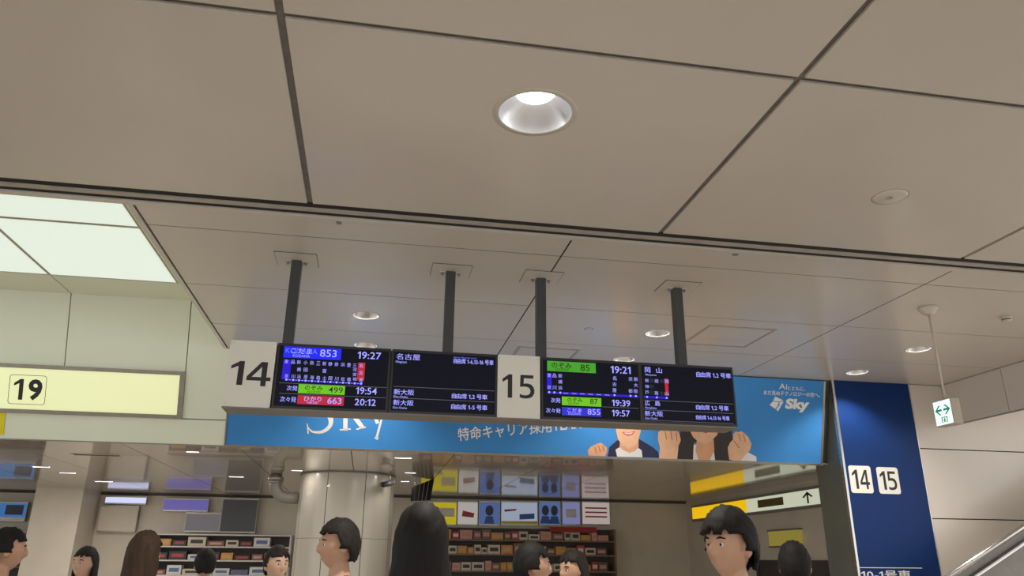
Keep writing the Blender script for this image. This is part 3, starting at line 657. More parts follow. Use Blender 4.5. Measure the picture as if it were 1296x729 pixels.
bm = NB(); (a0, b0), (a1, _) = CP.hit(1088, 718.3), CP.hit(1167, 719); pbox(bm, CP, a0, b0-0.005, a1, b0+0.004, 0, 0.0015)
put_text(bm, CP, '10-1号車', a0+0.01, b0-0.145, a0+(a1-a0)*0.80, b0-0.03, 0.001, bold=0.012)
obj('carriage_lettering', bm, M_print, t)

# right wall, stair bulkhead, handrail
bm = NB()
rows = [-0.64, -0.17, 0.2375, 0.6235, 1.0]
for z0, z1 in zip(rows, rows[1:]):
    for x0, x1 in ((3.09, 4.3), (4.3, 6.2)): box(bm, P(x0+0.0015, cyf, z0+0.003), P(x1-0.0015, cyf+0.03, z1-0.003))
struct('wall_right', bm, M_wallw)
bm = NB(); box(bm, P(3.09, cyf+0.03, -0.64), P(6.2, cyf+0.08, 1.03)); struct('wall_right_backing', bm, M_groove)
bm = NB()
for y0, y1 in ((2.6, 3.445), (3.449, 3.90)): box(bm, P(3.30, y0, 0.762), P(3.325, y1, 0.997))
struct('wall_stair_bulkhead', bm, M_wallw)
bm = NB(); box(bm, P(3.303, 2.6, 0.7575), P(3.322, 3.90, 0.762)); struct('trim_bulkhead', bm, M_frame)
# escalator side: sloping stainless deck with handrail
t = thing('escalator_balustrade', 'sloping stainless balustrade with handrail at the lower right corner', 'handrail', P(3.1, 3.62, -0.64))
e0, e1 = Vector(P(2.45, 3.6, -0.28)), Vector(P(4.4, 3.6, 0.70))
dirv = (e1-e0).normalized(); nv = Vector((-dirv.z, 0, dirv.x))
def rail(name, off, th, y0, y1, m):
    b = NB(); a = e0+nv*off; c = e1+nv*off
    vs = [Vector((p.x, yy*S, p.z)) for yy in (y0, y1) for p in (a, c, c+nv*th, a+nv*th)]
    v = [b.verts.new(p) for p in vs]
    for f in ((0, 1, 2, 3), (7, 6, 5, 4), (0, 1, 5, 4), (1, 2, 6, 5), (2, 3, 7, 6), (3, 0, 4, 7)): b.faces.new([v[i] for i in f])
    bmesh.ops.bevel(b, geom=list(b.edges), offset=min(th, 0.04)*0.3, segments=2, affect='EDGES')
    return obj(name, b, m, t)
rail('inner_deck', -0.16, 0.03, 3.57, 3.66, M_steel)
rail('side_panel', -0.60, 0.44, 3.59, 3.64, M_alu)
rail('glass_base', -0.13, 0.10, 3.605, 3.625, M_alu)
b = NB(); tube(b, [e0+nv*0.0, e1+nv*0.0], 0.035, 14); obj('handrail', b, M_steel, t, True)
b = NB(); box(b, P(3.0, 3.595, -0.64), P(3.06, 3.635, -0.22)); obj('support_post', b, M_steel, t)
b = NB(); box(b, P(3.9, 3.595, -0.64), P(3.96, 3.635, 0.2)); obj('support_post', b, M_steel, t)

# ------------------------------------------------------------------ hall behind the banner
ZC = 0.535
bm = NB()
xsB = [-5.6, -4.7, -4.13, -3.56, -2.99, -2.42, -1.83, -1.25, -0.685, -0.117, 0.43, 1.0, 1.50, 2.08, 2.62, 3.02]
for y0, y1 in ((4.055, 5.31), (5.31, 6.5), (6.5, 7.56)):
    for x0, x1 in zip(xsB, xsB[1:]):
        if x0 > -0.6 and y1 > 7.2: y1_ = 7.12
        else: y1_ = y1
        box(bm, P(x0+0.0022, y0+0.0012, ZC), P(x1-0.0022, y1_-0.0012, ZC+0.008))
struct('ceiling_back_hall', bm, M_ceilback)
bm = NB(); box(bm, P(-5.6, 4.07, ZC+0.009), P(3.05, 7.56, ZC+0.02)); struct('ceiling_back_hall_grooves', bm, M_groove)
bm = NB(); box(bm, P(-5.6, 7.5, -0.64), P(-0.2, 7.58, ZC)); box(bm, P(-0.25, 7.11, -0.64), P(-0.2, 7.5, ZC)); struct('wall_back_left', bm, M_beige)
bm = NB(); box(bm, P(-0.2, 7.09, -0.64), P(3.05, 7.16, ZC)); struct('wall_back', bm, M_beige)
bm = NB(); box(bm, P(2.98, 4.19, -0.64), P(3.05, 7.09, ZC)); struct('wall_side_right', bm, M_beige)
bm = NB(); box(bm, P(-5.6, 4.06, -0.64), P(-5.55, 7.5, ZC)); struct('wall_side_left', bm, M_beige)
bm = NB(); box(bm, P(-0.2, 7.075, ZC-0.014), P(2.975, 7.09, ZC)); box(bm, P(-5.5, 7.485, ZC-0.014), P(-0.2, 7.5, ZC)); struct('trim_back_ceiling', bm, M_groove)
# slim recessed strip lamps in that ceiling
M_strip = mat('lit_strip', (1, 1, 1), 0.3, emit=(0.95, 0.93, 1.0), es=5.0, var=0.0)
def on_back(px, py): return ceil_at(px, py, ZC)
sl_lab = ['strip lamp below the 19 sign, nearest the left edge', 'strip lamp below the 19 sign, second from the left edge', 'strip lamp low above the beige pillar at left', 'strip lamp just below the left end of the blue banner', 'strip lamp nearest the fascia left of the banner',
          'strip lamp between the drain pipe and the round pillar', 'upper strip lamp right of the round pillar', 'lower strip lamp right of the round pillar', 'pale strip lamp close under the banner right of the round pillar']
for (px0, px1, py, pw), l in zip(((41, 60, 590.5, 1), (75, 93, 598, 1), (120, 140, 609, 1), (290, 307, 603, .8), (236, 250, 571.5, 1), (369, 382, 595, .1), (513, 526, 598, .15), (508, 518, 609, .06), (500, 521, 579, .8)), sl_lab):
    a, c = on_back(px0, py), on_back(px1, py); c.y = a.y
    t = thing('strip_lamp', l, 'ceiling light', (a+c)/2, 'slim strip lamps in the back hall ceiling')
    b = NB(); box(b, a+Vector((0, -0.035, -0.004)), Vector((c.x, c.y+0.035, a.z-0.0005))); obj('diffuser', b, M_strip, t)
    b = NB(); box(b, a+Vector((-0.015, -0.05, -0.0065)), Vector((c.x+0.015, c.y-0.035, a.z-0.0005))); box(b, a+Vector((-0.015, 0.035, -0.0065)), Vector((c.x+0.015, c.y+0.05, a.z-0.0005))); obj('frame', b, M_frame, t)
    q = bpy.data.lights.new('lamp', 'AREA'); q.energy = SPOT_BACK*pw; q.shape = 'RECTANGLE'; q.size = 0.3; q.size_y = 0.06; q.color = (1, 0.93, 0.86)
    qo = bpy.data.objects.new('lamp_light', q); COL.objects.link(qo); qo.location = (a+c)/2+Vector((0, 0, -0.012)); qo.parent = t; qo.matrix_parent_inverse = t.matrix_world.inverted()
# slot diffuser
a = on_back(93, 574.8); c = on_back(151, 577)
t = thing('air_slot', 'long dark air slot in the back hall ceiling below the 19 sign', 'air vent', (a+c)/2)
bm = NB(); box(bm, (a.x, a.y-0.06, a.z-0.004), (c.x, a.y+0.06, a.z-0.001)); obj('slot', bm, M_dark, t)
bm = NB(); box(bm, (a.x-0.02, a.y+0.06, a.z-0.008), (c.x+0.02, a.y+0.075, a.z-0.0005)); box(bm, (a.x-0.02, a.y-0.075, a.z-0.008), (c.x+0.02, a.y-0.06, a.z-0.0005)); obj('frame', bm, M_cover, t)

# round pillar with cap ring
pc = P(-0.157, 5.43, 0); rp = 0.315*S
t = thing('round_pillar', 'thick round beige pillar with a dark top ring under the banner', 'pillar', (pc.x, pc.y, 0))
M_pil = mat('beige_pillar_cladding', (0.44, 0.41, 0.35), 0.32, coat=0.2, var=0.03, scale=1.5)
bm = NB()
for k in range(8):                                  # eight curved cladding panels
    a0, a1 = math.radians(-90-22.5+k*45+0.4), math.radians(-90+22.5+k*45-0.4); n = 8
    for z0, z1 in ((0.02, 1.9), (1.905, ZC*S+EYE-0.02)):
        vs = [[bm.verts.new((pc.x+rp*math.cos(a0+(a1-a0)*i/n), pc.y+rp*math.sin(a0+(a1-a0)*i/n), z)) for i in range(n+1)] for z in (z0, z1)]
        for i in range(n): bm.faces.new((vs[0][i], vs[0][i+1], vs[1][i+1], vs[1][i]))
obj('cladding', bm, M_pil, t, True)
bm = NB(); lathe(bm, [(rp-0.012, 0.0), (rp-0.012, ZC*S+EYE-0.003)], (pc.x, pc.y, 0), 48); obj('core', bm, M_groove, t)
bm = NB(); lathe(bm, [(rp-0.01, ZC*S+EYE-0.02), (rp+0.012, ZC*S+EYE-0.018), (rp+0.012, ZC*S+EYE-0.002), (rp-0.01, ZC*S+EYE-0.001)], (pc.x, pc.y, 0), 64, cap=False); obj('top_ring', bm, M_groove2, t)
# drain pipe with elbow at left of the pillar
t = thing('drain_pipe', 'grey pipe elbow under the banner, left of the round pillar', 'pipe', P(-0.64, 5.43, ZC))
q0 = P(-0.635, 5.43, ZC-0.002); rr = 0.095
M_pipe = mat('grey_pipe', (0.20, 0.19, 0.17), 0.4, var=0.1)
bm = NB(); pts = [q0, q0+Vector((0, 0, -0.16))]+[q0+Vector((0.22-0.22*math.cos(u), 0, -0.16-0.22*math.sin(u))) for u in [math.radians(v) for v in range(15, 91, 15)]]+[q0+Vector((0.395, 0, -0.38))]
tube(bm, pts, rr, 20); obj('elbow', bm, M_pipe, t, True)
bm = NB(); lathe(bm, [(rr+0.02, -0.10), (rr+0.03, -0.085), (rr+0.03, -0.05), (rr+0.02, -0.04)], q0, 24); obj('flange', bm, M_frame, t, True)
bm = NB(); lathe(bm, [(rr+0.02, -0.14), (rr+0.03, -0.13), (rr+0.03, -0.115), (rr+0.02, -0.11)], q0, 24); obj('flange', bm, M_frame, t, True)
# cctv camera on the pillar
c = Vector((pc.x+rp*0.86, pc.y-rp*0.55, 0)); c = P(0.118, 5.16, 0.475)
t = thing('security_camera', 'small dark security camera on the right side of the round pillar', 'camera', c)
bm = NB(); tube(bm, [c+Vector((-0.14, 0.10, -0.01)), c+Vector((-0.05, 0.03, 0)), c+Vector((0, 0, 0.0))], 0.018, 10); tube(bm, [c, Vector((c.x, c.y, ZC*S+EYE-0.002))], 0.014, 10); obj('bracket', bm, M_frame, t, True)
bm = NB(); tube(bm, [c+Vector((-0.10, -0.10, -0.05)), c+Vector((0.05, 0.04, 0.0))], 0.045, 14); obj('body', bm, mat('dark_grey_plastic', (0.06, 0.06, 0.06), 0.4), t, True)
bm = NB(); tube(bm, [c+Vector((-0.115, -0.115, -0.056)), c+Vector((-0.098, -0.098, -0.049))], 0.036, 14); obj('lens', bm, M_black, t, True)
# black hanging board seen at a slant
def at_y(px, py, y):
    d = ray(px, py); return Vector((0, 0, EYE))+d*(y*S/d.y)
q = [at_y(521, 617, 5.72), at_y(548.5, 605.8, 5.5), at_y(543.5, 633, 5.5), at_y(519.5, 634, 5.72)]
t = thing('hanging_sign_board', 'black striped sign board hanging at a slant right of the round pillar', 'sign', (q[0]+q[1])/2)
M_matt = mat('matt_black_board', (0.012, 0.012, 0.013), 0.9, var=0.2, spec=0.1)
bm = NB(); prism(bm, q, (0.02, 0.05, 0)); obj('board', bm, M_matt, t)
for k in range(1, 5):
    u = k/5; bm = NB(); p0, p1 = q[0].lerp(q[1], u), q[3].lerp(q[2], u); n_ = Vector((-0.004, -0.006, 0))
    prism(bm, [p0+n_, p0+n_+Vector((0.010, -0.004, 0)), p1+n_+Vector((0.010, -0.004, 0)), p1+n_], (0, 0.004, 0)); obj('stripe', bm, M_pipe, t)
zc_ = ZC*S+EYE-0.002
for p in (q[0].lerp(q[1], 0.15), q[0].lerp(q[1], 0.9)):
    bm = NB(); tube(bm, [Vector((p.x+0.01, p.y+0.025, p.z-0.02)), Vector((p.x+0.01, p.y+0.025, zc_))], 0.01, 8); obj('hanger_rod', bm, M_frame, t)

# signs and shops, built on the far walls
BW = Plane(P(0, 7.06, 0), (1, 0, 0), (0, 0, 1)); LW = Plane(P(0, 7.42, 0), (1, 0, 0), (0, 0, 1))
def lit_box(name, label, cat, pl, x0, y0, x1, y1, face, depth=0.10, group=None, frame=None):
    (a0, b1), (a1, b0) = pl.hit(x0, y0), pl.hit(x1, y1)
    if b1-b0 < 0.02: b0 = b1-0.02
    t = thing(name, label, cat, pl.at((a0+a1)/2, b0, -depth/2), group)
    b = NB(); pbox(b, pl, a0-0.012, b0-0.03, a1+0.012, b1+0.03, -depth, -0.012); obj('housing', b, frame or M_frame, t)
    b = NB(); pbox(b, pl, a0, b0, a1, b1, -0.012, 0.0); obj('face', b, face, t)
    return t, a0, b0, a1, b1
def litm(name, c, es=0.7): return lit(name, c, es)
# kiosk fascia: a row of poster boards
post = [(532, 577, 'yellow lit poster board, leftmost above the kiosk shelves', (206, 190, 30)), (580, 604, 'pale lit poster board beside the yellow one above the kiosk', (196, 190, 186)),
        (607, 632, 'blue poster board with a dark head shape, next to the pale one', (88, 110, 168)), (635, 680, 'wide pale poster board in the middle above the kiosk', (172, 184, 204)),
        (683, 709, 'blue poster board with two dark head shapes above the kiosk', (92, 118, 176)), (712, 734, 'narrow violet poster board near the right end of the kiosk', (136, 140, 190)), (737, 772, 'white poster board with red lines at the right end of the kiosk', (200, 186, 182))]
M_inkd = mat('dark_poster_ink', (0.05, 0.06, 0.10), 0.5, var=0.1); M_inkr = mat('red_poster_ink', (0.5, 0.06, 0.05), 0.5, var=0.1); M_inky = mat('yellow_poster_ink', (0.7, 0.55, 0.03), 0.5, var=0.1); M_inkb = mat('blue_poster_ink', (0.05, 0.14, 0.45), 0.5, var=0.1)
for i, (x0, x1, l, c) in enumerate(post):
    t, a0, b0, a1, b1 = lit_box('poster_board', l, 'poster', BW, x0, 635.5, x1, 663.5, litm('poster_face_%s' % l.split(' ')[0]+str(c[0]), c, 0.62), 0.07, 'poster boards above the kiosk'); w, h = a1-a0, b1-b0
    def blob(name, m, pts, o=0.0):
        b = NB(); ppoly(b, BW, [(a0+u*w, b0+v*h) for u, v in pts], o, o+0.002); obj(name, b, m, t)
    if i == 0:
        blob('printed_band', M_inkb, [(0, 0), (0.5, 0), (0.62, 0.22), (0, 0.16)]); blob('printed_mark', M_print, [(0.55, 0.35), (0.95, 0.35), (0.95, 0.75), (0.55, 0.75)])
    elif i in (2, 4):
        for q in ((0.5,) if i == 2 else (0.28, 0.72)):
            blob('printed_head', M_inkd, [(q+0.2*math.cos(k*0.3)*(1.0 if i == 2 else 0.85), 0.62+0.24*math.sin(k*0.3)) for k in range(21)]); blob('printed_shoulders', M_inkb, [(q-0.26, 0.02), (q+0.26, 0.02), (q+0.16, 0.36), (q-0.16, 0.36)])
    elif i == 3:
        blob('printed_stroke', M_inkr, [(0.08, 0.55), (0.4, 0.62), (0.42, 0.7), (0.08, 0.66)]); blob('printed_stroke', M_inkb, [(0.5, 0.2), (0.92, 0.25), (0.92, 0.5), (0.5, 0.45)]); blob('printed_band', M_inky, [(0, 0), (1, 0), (1, 0.14), (0, 0.12)])
    elif i == 6:
        for v in (0.3, 0.5, 0.7): blob('printed_line', M_inkr, [(0.1, v), (0.9, v), (0.9, v+0.07), (0.1, v+0.07)])
    elif i == 1: blob('printed_stroke', M_inkr, [(0.2, 0.35), (0.8, 0.3), (0.85, 0.5), (0.25, 0.62)])
    else: blob('printed_panel', M_print, [(0.2, 0.3), (0.8, 0.3), (0.8, 0.7), (0.2, 0.7)])
# kiosk shelf unit with goods
M_shelf = mat('brown_shelf_board', (0.22, 0.15, 0.09), 0.5, var=0.12, scale=4); M_dkwood = mat('dark_shop_back', (0.07, 0.06, 0.055), 0.6, var=0.2, scale=2)
goods_m = [mat('goods_%s' % n, c, 0.5, var=0.08) for n, c in (('red', (0.45, 0.05, 0.05)), ('cream', (0.62, 0.55, 0.42)), ('orange', (0.62, 0.28, 0.08)), ('brown', (0.22, 0.12, 0.07)), ('white', (0.66, 0.64, 0.62)), ('black', (0.03, 0.03, 0.035)), ('gold', (0.55, 0.40, 0.12)), ('pink', (0.6, 0.32, 0.32)), ('blue', (0.10, 0.16, 0.36)))]
def shelf_unit(label, pl, x0, x1, ytop, levels, mback, mboard, back=0.05, front=0.42):
    a0, b1 = pl.hit(x0, ytop); a1, _ = pl.hit(x1, ytop); fl = -EYE
    t = thing('shelf_unit', label, 'shelf', pl.at((a0+a1)/2, fl, 0), 'shop shelf units along the far walls')
    b = NB(); pbox(b, pl, a0, fl, a1, b1, 0.0, 0.03); obj('back_panel', b, mback, t)
    for a in (a0, a1-0.04):
        b = NB(); pbox(b, pl, a, fl, a+0.04, b1, 0.03, front); obj('side_panel', b, mboard, t)
    for z in levels:
        b = NB(); pbox(b, pl, a0+0.04, z-EYE-0.03, a1-0.04, z-EYE, 0.03, front); obj('shelf', b, mboard, t)
    return a0+0.05, a1-0.05
box_src = {}
def goods(pl, a0, a1, z, hmax, group, label, cols, front=0.42, wmin=0.14, wmax=0.30):
    a = a0+0.01
    while True:
        w = random.uniform(wmin, wmax); h = random.uniform(0.5, 1.0)*hmax; m = random.choice(cols)
        if a+w > a1: break
        b = NB(); pbox(b, pl, a, z-EYE+0.0005, a+w*0.93, z-EYE+h, 0.10, front-0.03)
        bmesh.ops.bevel(b, geom=list(b.edges), offset=0.008, segments=1, affect='EDGES'); o = obj('goods_box', b, goods_m[m]); tag(o, label, 'boxed goods', group)
        b = NB(); pbox(b, pl, a+w*0.15, z-EYE+h*0.3, a+w*0.78, z-EYE+h*0.7, front-0.0305, front-0.0285); obj('printed_label', b, goods_m[(m+4) % 9], o)
        a += w
ka0, ka1 = shelf_unit('long brown kiosk shelf unit under the poster boards', BW, 525, 772, 667, (1.02, 1.38, 1.72, 2.02), M_dkwood, M_shelf)
for z, nm in ((1.38, 'lower'), (1.72, 'middle'), (2.02, 'top')): goods(BW, ka0, ka1, z, 0.24 if z < 2 else 0.22, 'boxed goods on the %s kiosk shelf' % nm, 'boxed goods on the %s visible shelf under the kiosk posters' % nm, (0, 1, 2, 2, 3, 3, 1, 7, 6))
bm = NB(); (a0, b1), (a1, b0) = BW.hit(690, 667.5), BW.hit(748, 675); pbox(bm, BW, a0, b0, a1, b1, 0.43, 0.45)
tag(obj('red_valance', bm, mat('red_valance_cloth', (0.35, 0.03, 0.03), 0.7, var=0.15)), 'narrow red strip along the top of the kiosk shelves', 'valance')
# left shops
bm = NB(); (a0, _), (a1, _) = LW.hit(62, 650), LW.hit(120, 650); box(bm, (a0, 7.05*S, 0), (a1, 7.5*S, ZC*S+EYE)); struct('wall_pillar_left', bm, M_beige)
t, a0, b0, a1, b1 = lit_box('blue_screen', 'blue lit screen on the far wall at the left edge', 'screen', LW, -30, 636, 30, 658, litm('lit_screen_blue', (60, 110, 170), 0.8))
for nm, m, q in (('screen_band', M_print, (0.0, 0.0, 1.0, 0.16)), ('screen_band', M_inkd, (0.6, 0.3, 0.95, 0.9))):
    b = NB(); pbox(b, LW, a0+q[0]*(a1-a0), b0+q[1]*(b1-b0), a0+q[2]*(a1-a0), b0+q[3]*(b1-b0), 0, 0.003); obj(nm, b, m, t)
lit_box('lit_shop_sign', 'bluish white lit sign right of the beige square pillar', 'sign', LW, 134, 629, 184, 637, litm('lit_cold_white', (205, 210, 245), 1.0), group='lit shop signs on the left far wall')
lit_box('lit_shop_sign', 'violet lit sign above the dark shop left of the round pillar', 'sign', LW, 208, 632, 262, 646, litm('lit_violet', (108, 100, 170), 0.75), group='lit shop signs on the left far wall')
lit_box('dark_shop_panel', 'black shop panel with an olive poster left of the round pillar', 'panel', LW, 283, 632, 322, 673, M_bezel)
lit_box('grey_shop_panel', 'grey lit shop panel between violet sign and black panel', 'panel', LW, 236, 650, 276, 672, litm('lit_grey', (120, 116, 118), 0.6))
lit_box('beige_shop_panel', 'beige shop panel below the bluish white sign', 'panel', LW, 128, 641, 170, 672, M_beige)
M_pale = mat('pale_shelf_metal', (0.62, 0.60, 0.57), 0.4, var=0.05)
la0, la1 = shelf_unit('pale shop shelf unit left of the round pillar', LW, 200, 372, 675, (0.9, 1.25, 1.55, 1.83, 2.08), M_dkwood, M_pale)
for z, nm in ((1.25, 'third'), (1.55, 'second'), (1.83, 'top')): goods(LW, la0, la1, z, 0.20, 'boxed goods on the %s pale shelf' % nm, 'boxed goods on the %s visible pale shelf left of the round pillar' % nm, (5, 3, 4, 1, 5, 8, 4, 2), wmin=0.2, wmax=0.42)
la0, la1 = shelf_unit('dark shop shelf unit at the left edge below the blue screen', LW, -60, 58, 674, (1.0, 1.4, 1.72, 2.05), M_dkwood, M_shelf)
for z, nm in ((1.4, 'middle'), (1.72, 'upper')): goods(LW, la0, la1, z, 0.24, 'boxed goods on the %s dark shelf' % nm, 'boxed goods on the %s dark shelf at the left edge' % nm, (5, 3, 2, 6, 5, 0), wmin=0.2, wmax=0.45)
# guide sign on the right side wall
SW = Plane(P(2.95, 0, 0), (0, -1, 0), (0, 0, 1))
def swy(y): return -y*S
t = thing('guide_sign_box', 'long guide light box, yellow at its far end and white at its near end', 'sign', P(2.965, 5.8, 0.40))
zs0, zs1 = 0.37*S, 0.47*S
ysn, ysf = SW.hit(1036, 620)[0], SW.hit(876, 645)[0]
bm = NB(); pbox(bm, SW, ysf-0.05, zs0-0.05, ysn+0.05, zs1+0.05, -0.07, -0.005); obj('housing', bm, M_pipe, t)
ymid = SW.hit(945, 640)[0]
bm = NB(); pbox(bm, SW, ymid, zs0, ysn, zs1, -0.005, 0.004); obj('white_face', bm, litm('lit_pale_green_white', (206, 210, 184), 0.8), t)
bm = NB(); pbox(bm, SW, ysf, zs0, ymid, zs1, -0.005, 0.004); obj('yellow_face', bm, litm('lit_amber', (236, 186, 16), 0.95), t)
ww = ysn-ymid
bm = NB(); pbox(bm, SW, ymid+0.18*ww, zs0+0.06, ymid+0.55*ww, zs1-0.05, 0.004, 0.006); obj('brown_panel', bm, mat('brown_sign_print', (0.14, 0.10, 0.02), 0.5), t)
bm = NB(); hh = zs1-zs0; a = ymid+0.86*ww; k = 0.10*ww
for q in ([(a-0.006*ww, zs0+0.12*hh), (a+0.014*ww, zs0+0.12*hh), (a+0.014*ww, zs0+0.82*hh), (a-0.006*ww, zs0+0.82*hh)], [(a+0.004*ww, zs0+0.9*hh), (a-0.06*ww, zs0+0.55*hh), (a-0.04*ww, zs0+0.5*hh), (a+0.004*ww, zs0+0.74*hh), (a+0.048*ww, zs0+0.5*hh), (a+0.068*ww, zs0+0.55*hh)]): ppoly(bm, SW, q, 0.004, 0.006)
obj('up_arrow', bm, M_black, t)
t = thing('small_yellow_sign', 'small dull yellow lit sign on the side wall under the guide light box', 'sign', SW.at(SW.hit(990, 690)[0], SW.hit(990, 690)[1], -0.03))
(a0, b1), (a1, b0) = SW.hit(972, 673), SW.hit(1012, 690)
bm = NB(); pbox(bm, SW, a0, b0, a1, b1, -0.07, 0.0); obj('face', bm, litm('lit_dull_yellow', (150, 136, 60), 0.7), t)
bm = NB(); pbox(bm, SW, a0-0.03, b0-0.03, a1+0.03, b0, -0.07, 0.006); pbox(bm, SW, a0-0.03, b1, a1+0.03, b1+0.03, -0.07, 0.006); obj('frame', bm, M_pipe, t)
(a0, _), (a1, _) = SW.hit(955, 700), SW.hit(1075, 700)
bm = NB(); pbox(bm, SW, a0, -EYE, a1, 0.04, -0.06, -0.04); pbox(bm, SW, a0, -EYE, a0+0.06, 0.06, -0.075, 0.0); struct('door_side_shop', bm, M_dkwood)

# ------------------------------------------------------------------ people in the concourse
def skin_mesh(V, E, R, lv=1, root=0):
    me = bpy.data.meshes.new('skin'); me.from_pydata(V, E, []); o = bpy.data.objects.new('skin', me); COL.objects.link(o)
    m = o.modifiers.new('s', 'SKIN'); m.use_smooth_shade = True
    for i, d in enumerate(me.skin_vertices[0].data):
        r = R[i]; d.radius = r if isinstance(r, tuple) else (r, r); d.use_root = (i == root)
    if lv: q = o.modifiers.new('u', 'SUBSURF'); q.levels = lv; q.render_levels = lv
    bpy.context.view_layer.update()
    out = bpy.data.meshes.new_from_object(o.evaluated_get(bpy.context.evaluated_depsgraph_get()))
    bpy.data.objects.remove(o); bpy.data.meshes.remove(me); return out
def head_bm():
    bm = NB(); bmesh.ops.create_icosphere(bm, subdivisions=4, radius=1.0)
    for v in bm.verts:
        x, y, z = v.co; f = max(0.0, -y)
        X_, Y_, Z_ = x*0.076, y*0.096, z*0.118
        if z < 0: X_ *= 1-0.30*(-z)**1.4; Y_ = Y_*(1-0.25*(-z)) if y > 0 else Y_*(1-0.08*(-z))
        g = lambda cx, cz, sx, sz: f*math.exp(-((x-cx)/sx)**2-((z-cz)/sz)**2)
        Y_ -= 0.026*g(0, -0.20, 0.13, 0.13)+0.014*g(0, 0.0, 0.10, 0.22)           # nose
        Y_ += 0.012*(g(0.36, 0.05, 0.17, 0.10)+g(-0.36, 0.05, 0.17, 0.10))        # eye sockets
        Y_ -= 0.006*(g(0.33, 0.24, 0.25, 0.09)+g(-0.33, 0.24, 0.25, 0.09))        # brows
        Y_ -= 0.008*g(0, -0.50, 0.20, 0.07)+0.008*g(0, -0.60, 0.18, 0.06)         # lips
        Y_ += 0.006*g(0, -0.55, 0.22, 0.025)
        Y_ -= 0.012*g(0, -0.88, 0.30, 0.16)                                        # chin
        v.co = (X_, Y_, Z_)
    for s in (-1, 1):
        e = bmesh.ops.create_icosphere(bm, subdivisions=2, radius=1.0)['verts']
        for v in e: v.co = Vector((s*0.077+v.co.x*0.010+s*abs(v.co.y)*0.006, 0.012+v.co.y*0.019, -0.012+v.co.z*0.032))
    return bm
def person(px, py, hgt, face, label, top, trous, hair_c, skin_c, longhair=False, stride=0.0, arm=0.0, hairline=0.36, hairw=0.18, hairs=1.0):
    d = ray(px, py); tt = (hgt-EYE)/d.z if abs(d.z) > 1e-4 else 3.0
    pos = Vector((d.x*tt, d.y*tt, 0)); k = hgt/1.72
    t = thing('person', label, 'person', (0, 0, 0), 'people walking through the concourse')
    # body: joints as a skeleton, thickness at each joint
    V = []; E = []; R = []
    def j(p, r, par=None): V.append(p); R.append(r); (E.append((par, len(V)-1)) if par is not None else None); return len(V)-1
    pel = j((0, 0, .94), (.145, .105)); ab = j((0, .005, 1.07), (.125, .09), pel); ch = j((0, .01, 1.27), (.15, .105), ab); nk = j((0, .018, 1.43), (.062, .058), ch); hd = j((0, .0, 1.56), (.05, .055), nk)
    hands = []
    for s in (-1, 1):
        sh = j((s*.165, .015, 1.375), .056, ch); sw = s*arm
        el = j((s*.215, .03+sw*.12, 1.10), .042, sh); wr = j((s*.205, -.07+sw*.30, .88), .027, el); pm = j((s*.20, -.085+sw*.34, .80), (.022, .038), wr)
        for fi, (fo, ln) in enumerate(((-.030, .070), (-.010, .082), (.010, .078), (.028, .062))):
            a = j((s*.198, -.085+sw*.34+fo, .755), .0088, pm); b = j((s*.193, -.088+sw*.34+fo, .755-ln*.5), .008, a); j((s*.178, -.088+sw*.34+fo, .755-ln*.95), .0068, b)
        th_ = j((s*.185, -.118+sw*.34, .815), .0105, pm); j((s*.17, -.135+sw*.34, .775), .0085, th_)
        hp = j((s*.085, 0, .88), .088, pel); kn = j((s*.085, -.03-s*stride*.16, .49), .056, hp); an = j((s*.085, .03-s*stride*.30, .09), .038, kn); j((s*.09, -.12-s*stride*.30, .045), (.036, .03), an)
    me = skin_mesh(V, E, R, 1)
    bm = NB(); bm.from_mesh(me); bpy.data.meshes.remove(me)
    hb = head_bm(); hz = 1.72-0.118
    bmesh.ops.translate(hb, verts=hb.verts, vec=(0, -0.012, hz)); tm = bpy.data.meshes.new('h'); hb.to_mesh(tm); hb.free(); bm.from_mesh(tm); bpy.data.meshes.remove(tm)
    bme = bpy.data.meshes.new('body'); bm.to_mesh(bme); bm.free()
    tmp = bpy.data.objects.new('tmp', bme); COL.objects.link(tmp); rm = tmp.modifiers.new('r', 'REMESH'); rm.mode = 'VOXEL'; rm.voxel_size = 0.0065; rm.use_smooth_shade = True
    bpy.context.view_layer.update()
    fin = bpy.data.meshes.new_from_object(tmp.evaluated_get(bpy.context.evaluated_depsgraph_get())); bpy.data.objects.remove(tmp); fin.materials.clear()
    for p in fin.polygons: p.use_smooth = True
    link('body', fin, mat('skin_tone_%d' % int(skin_c[0]*100), skin_c, 0.5, var=0.05, scale=12), t)
    # clothing
    def cloth(name, jv, m, lv=1, cut=None):
        VV, EE, RR = [], [], []
        for p, r, par in jv:
            VV.append(p); RR.append(r)
            if par is not None: EE.append((par, len(VV)-1))
        mm = skin_mesh(VV, EE, RR, lv); mm.materials.clear()
        for p in mm.polygons: p.use_smooth = True
        return link(name, mm, m, t)
    tj = [((0, 0, .86), (.165, .125), None), ((0, .005, 1.07), (.15, .112), 0), ((0, .01, 1.27), (.172, .125), 1), ((0, .016, 1.40), (.095, .082), 2), ((0, .016, 1.455), (.074, .07), 3)]
    for s in (-1, 1):
        sw = s*arm; n = len(tj); tj += [((s*.17, .015, 1.375), .072, 2), ((s*.218, .03+sw*.12, 1.10), .056, n), ((s*.207, -.065+sw*.29, .895), .042, n+1)]
    cloth('jacket', tj, top)
    pj = [((0, 0, .97), (.15, .112), None)]
    for s in (-1, 1):
        n = len(pj); pj += [((s*.085, 0, .86), .10, 0), ((s*.085, -.03-s*stride*.16, .49), .07, n), ((s*.085, .025-s*stride*.29, .11), .058, n+1)]
    cloth('trousers', pj, trous)
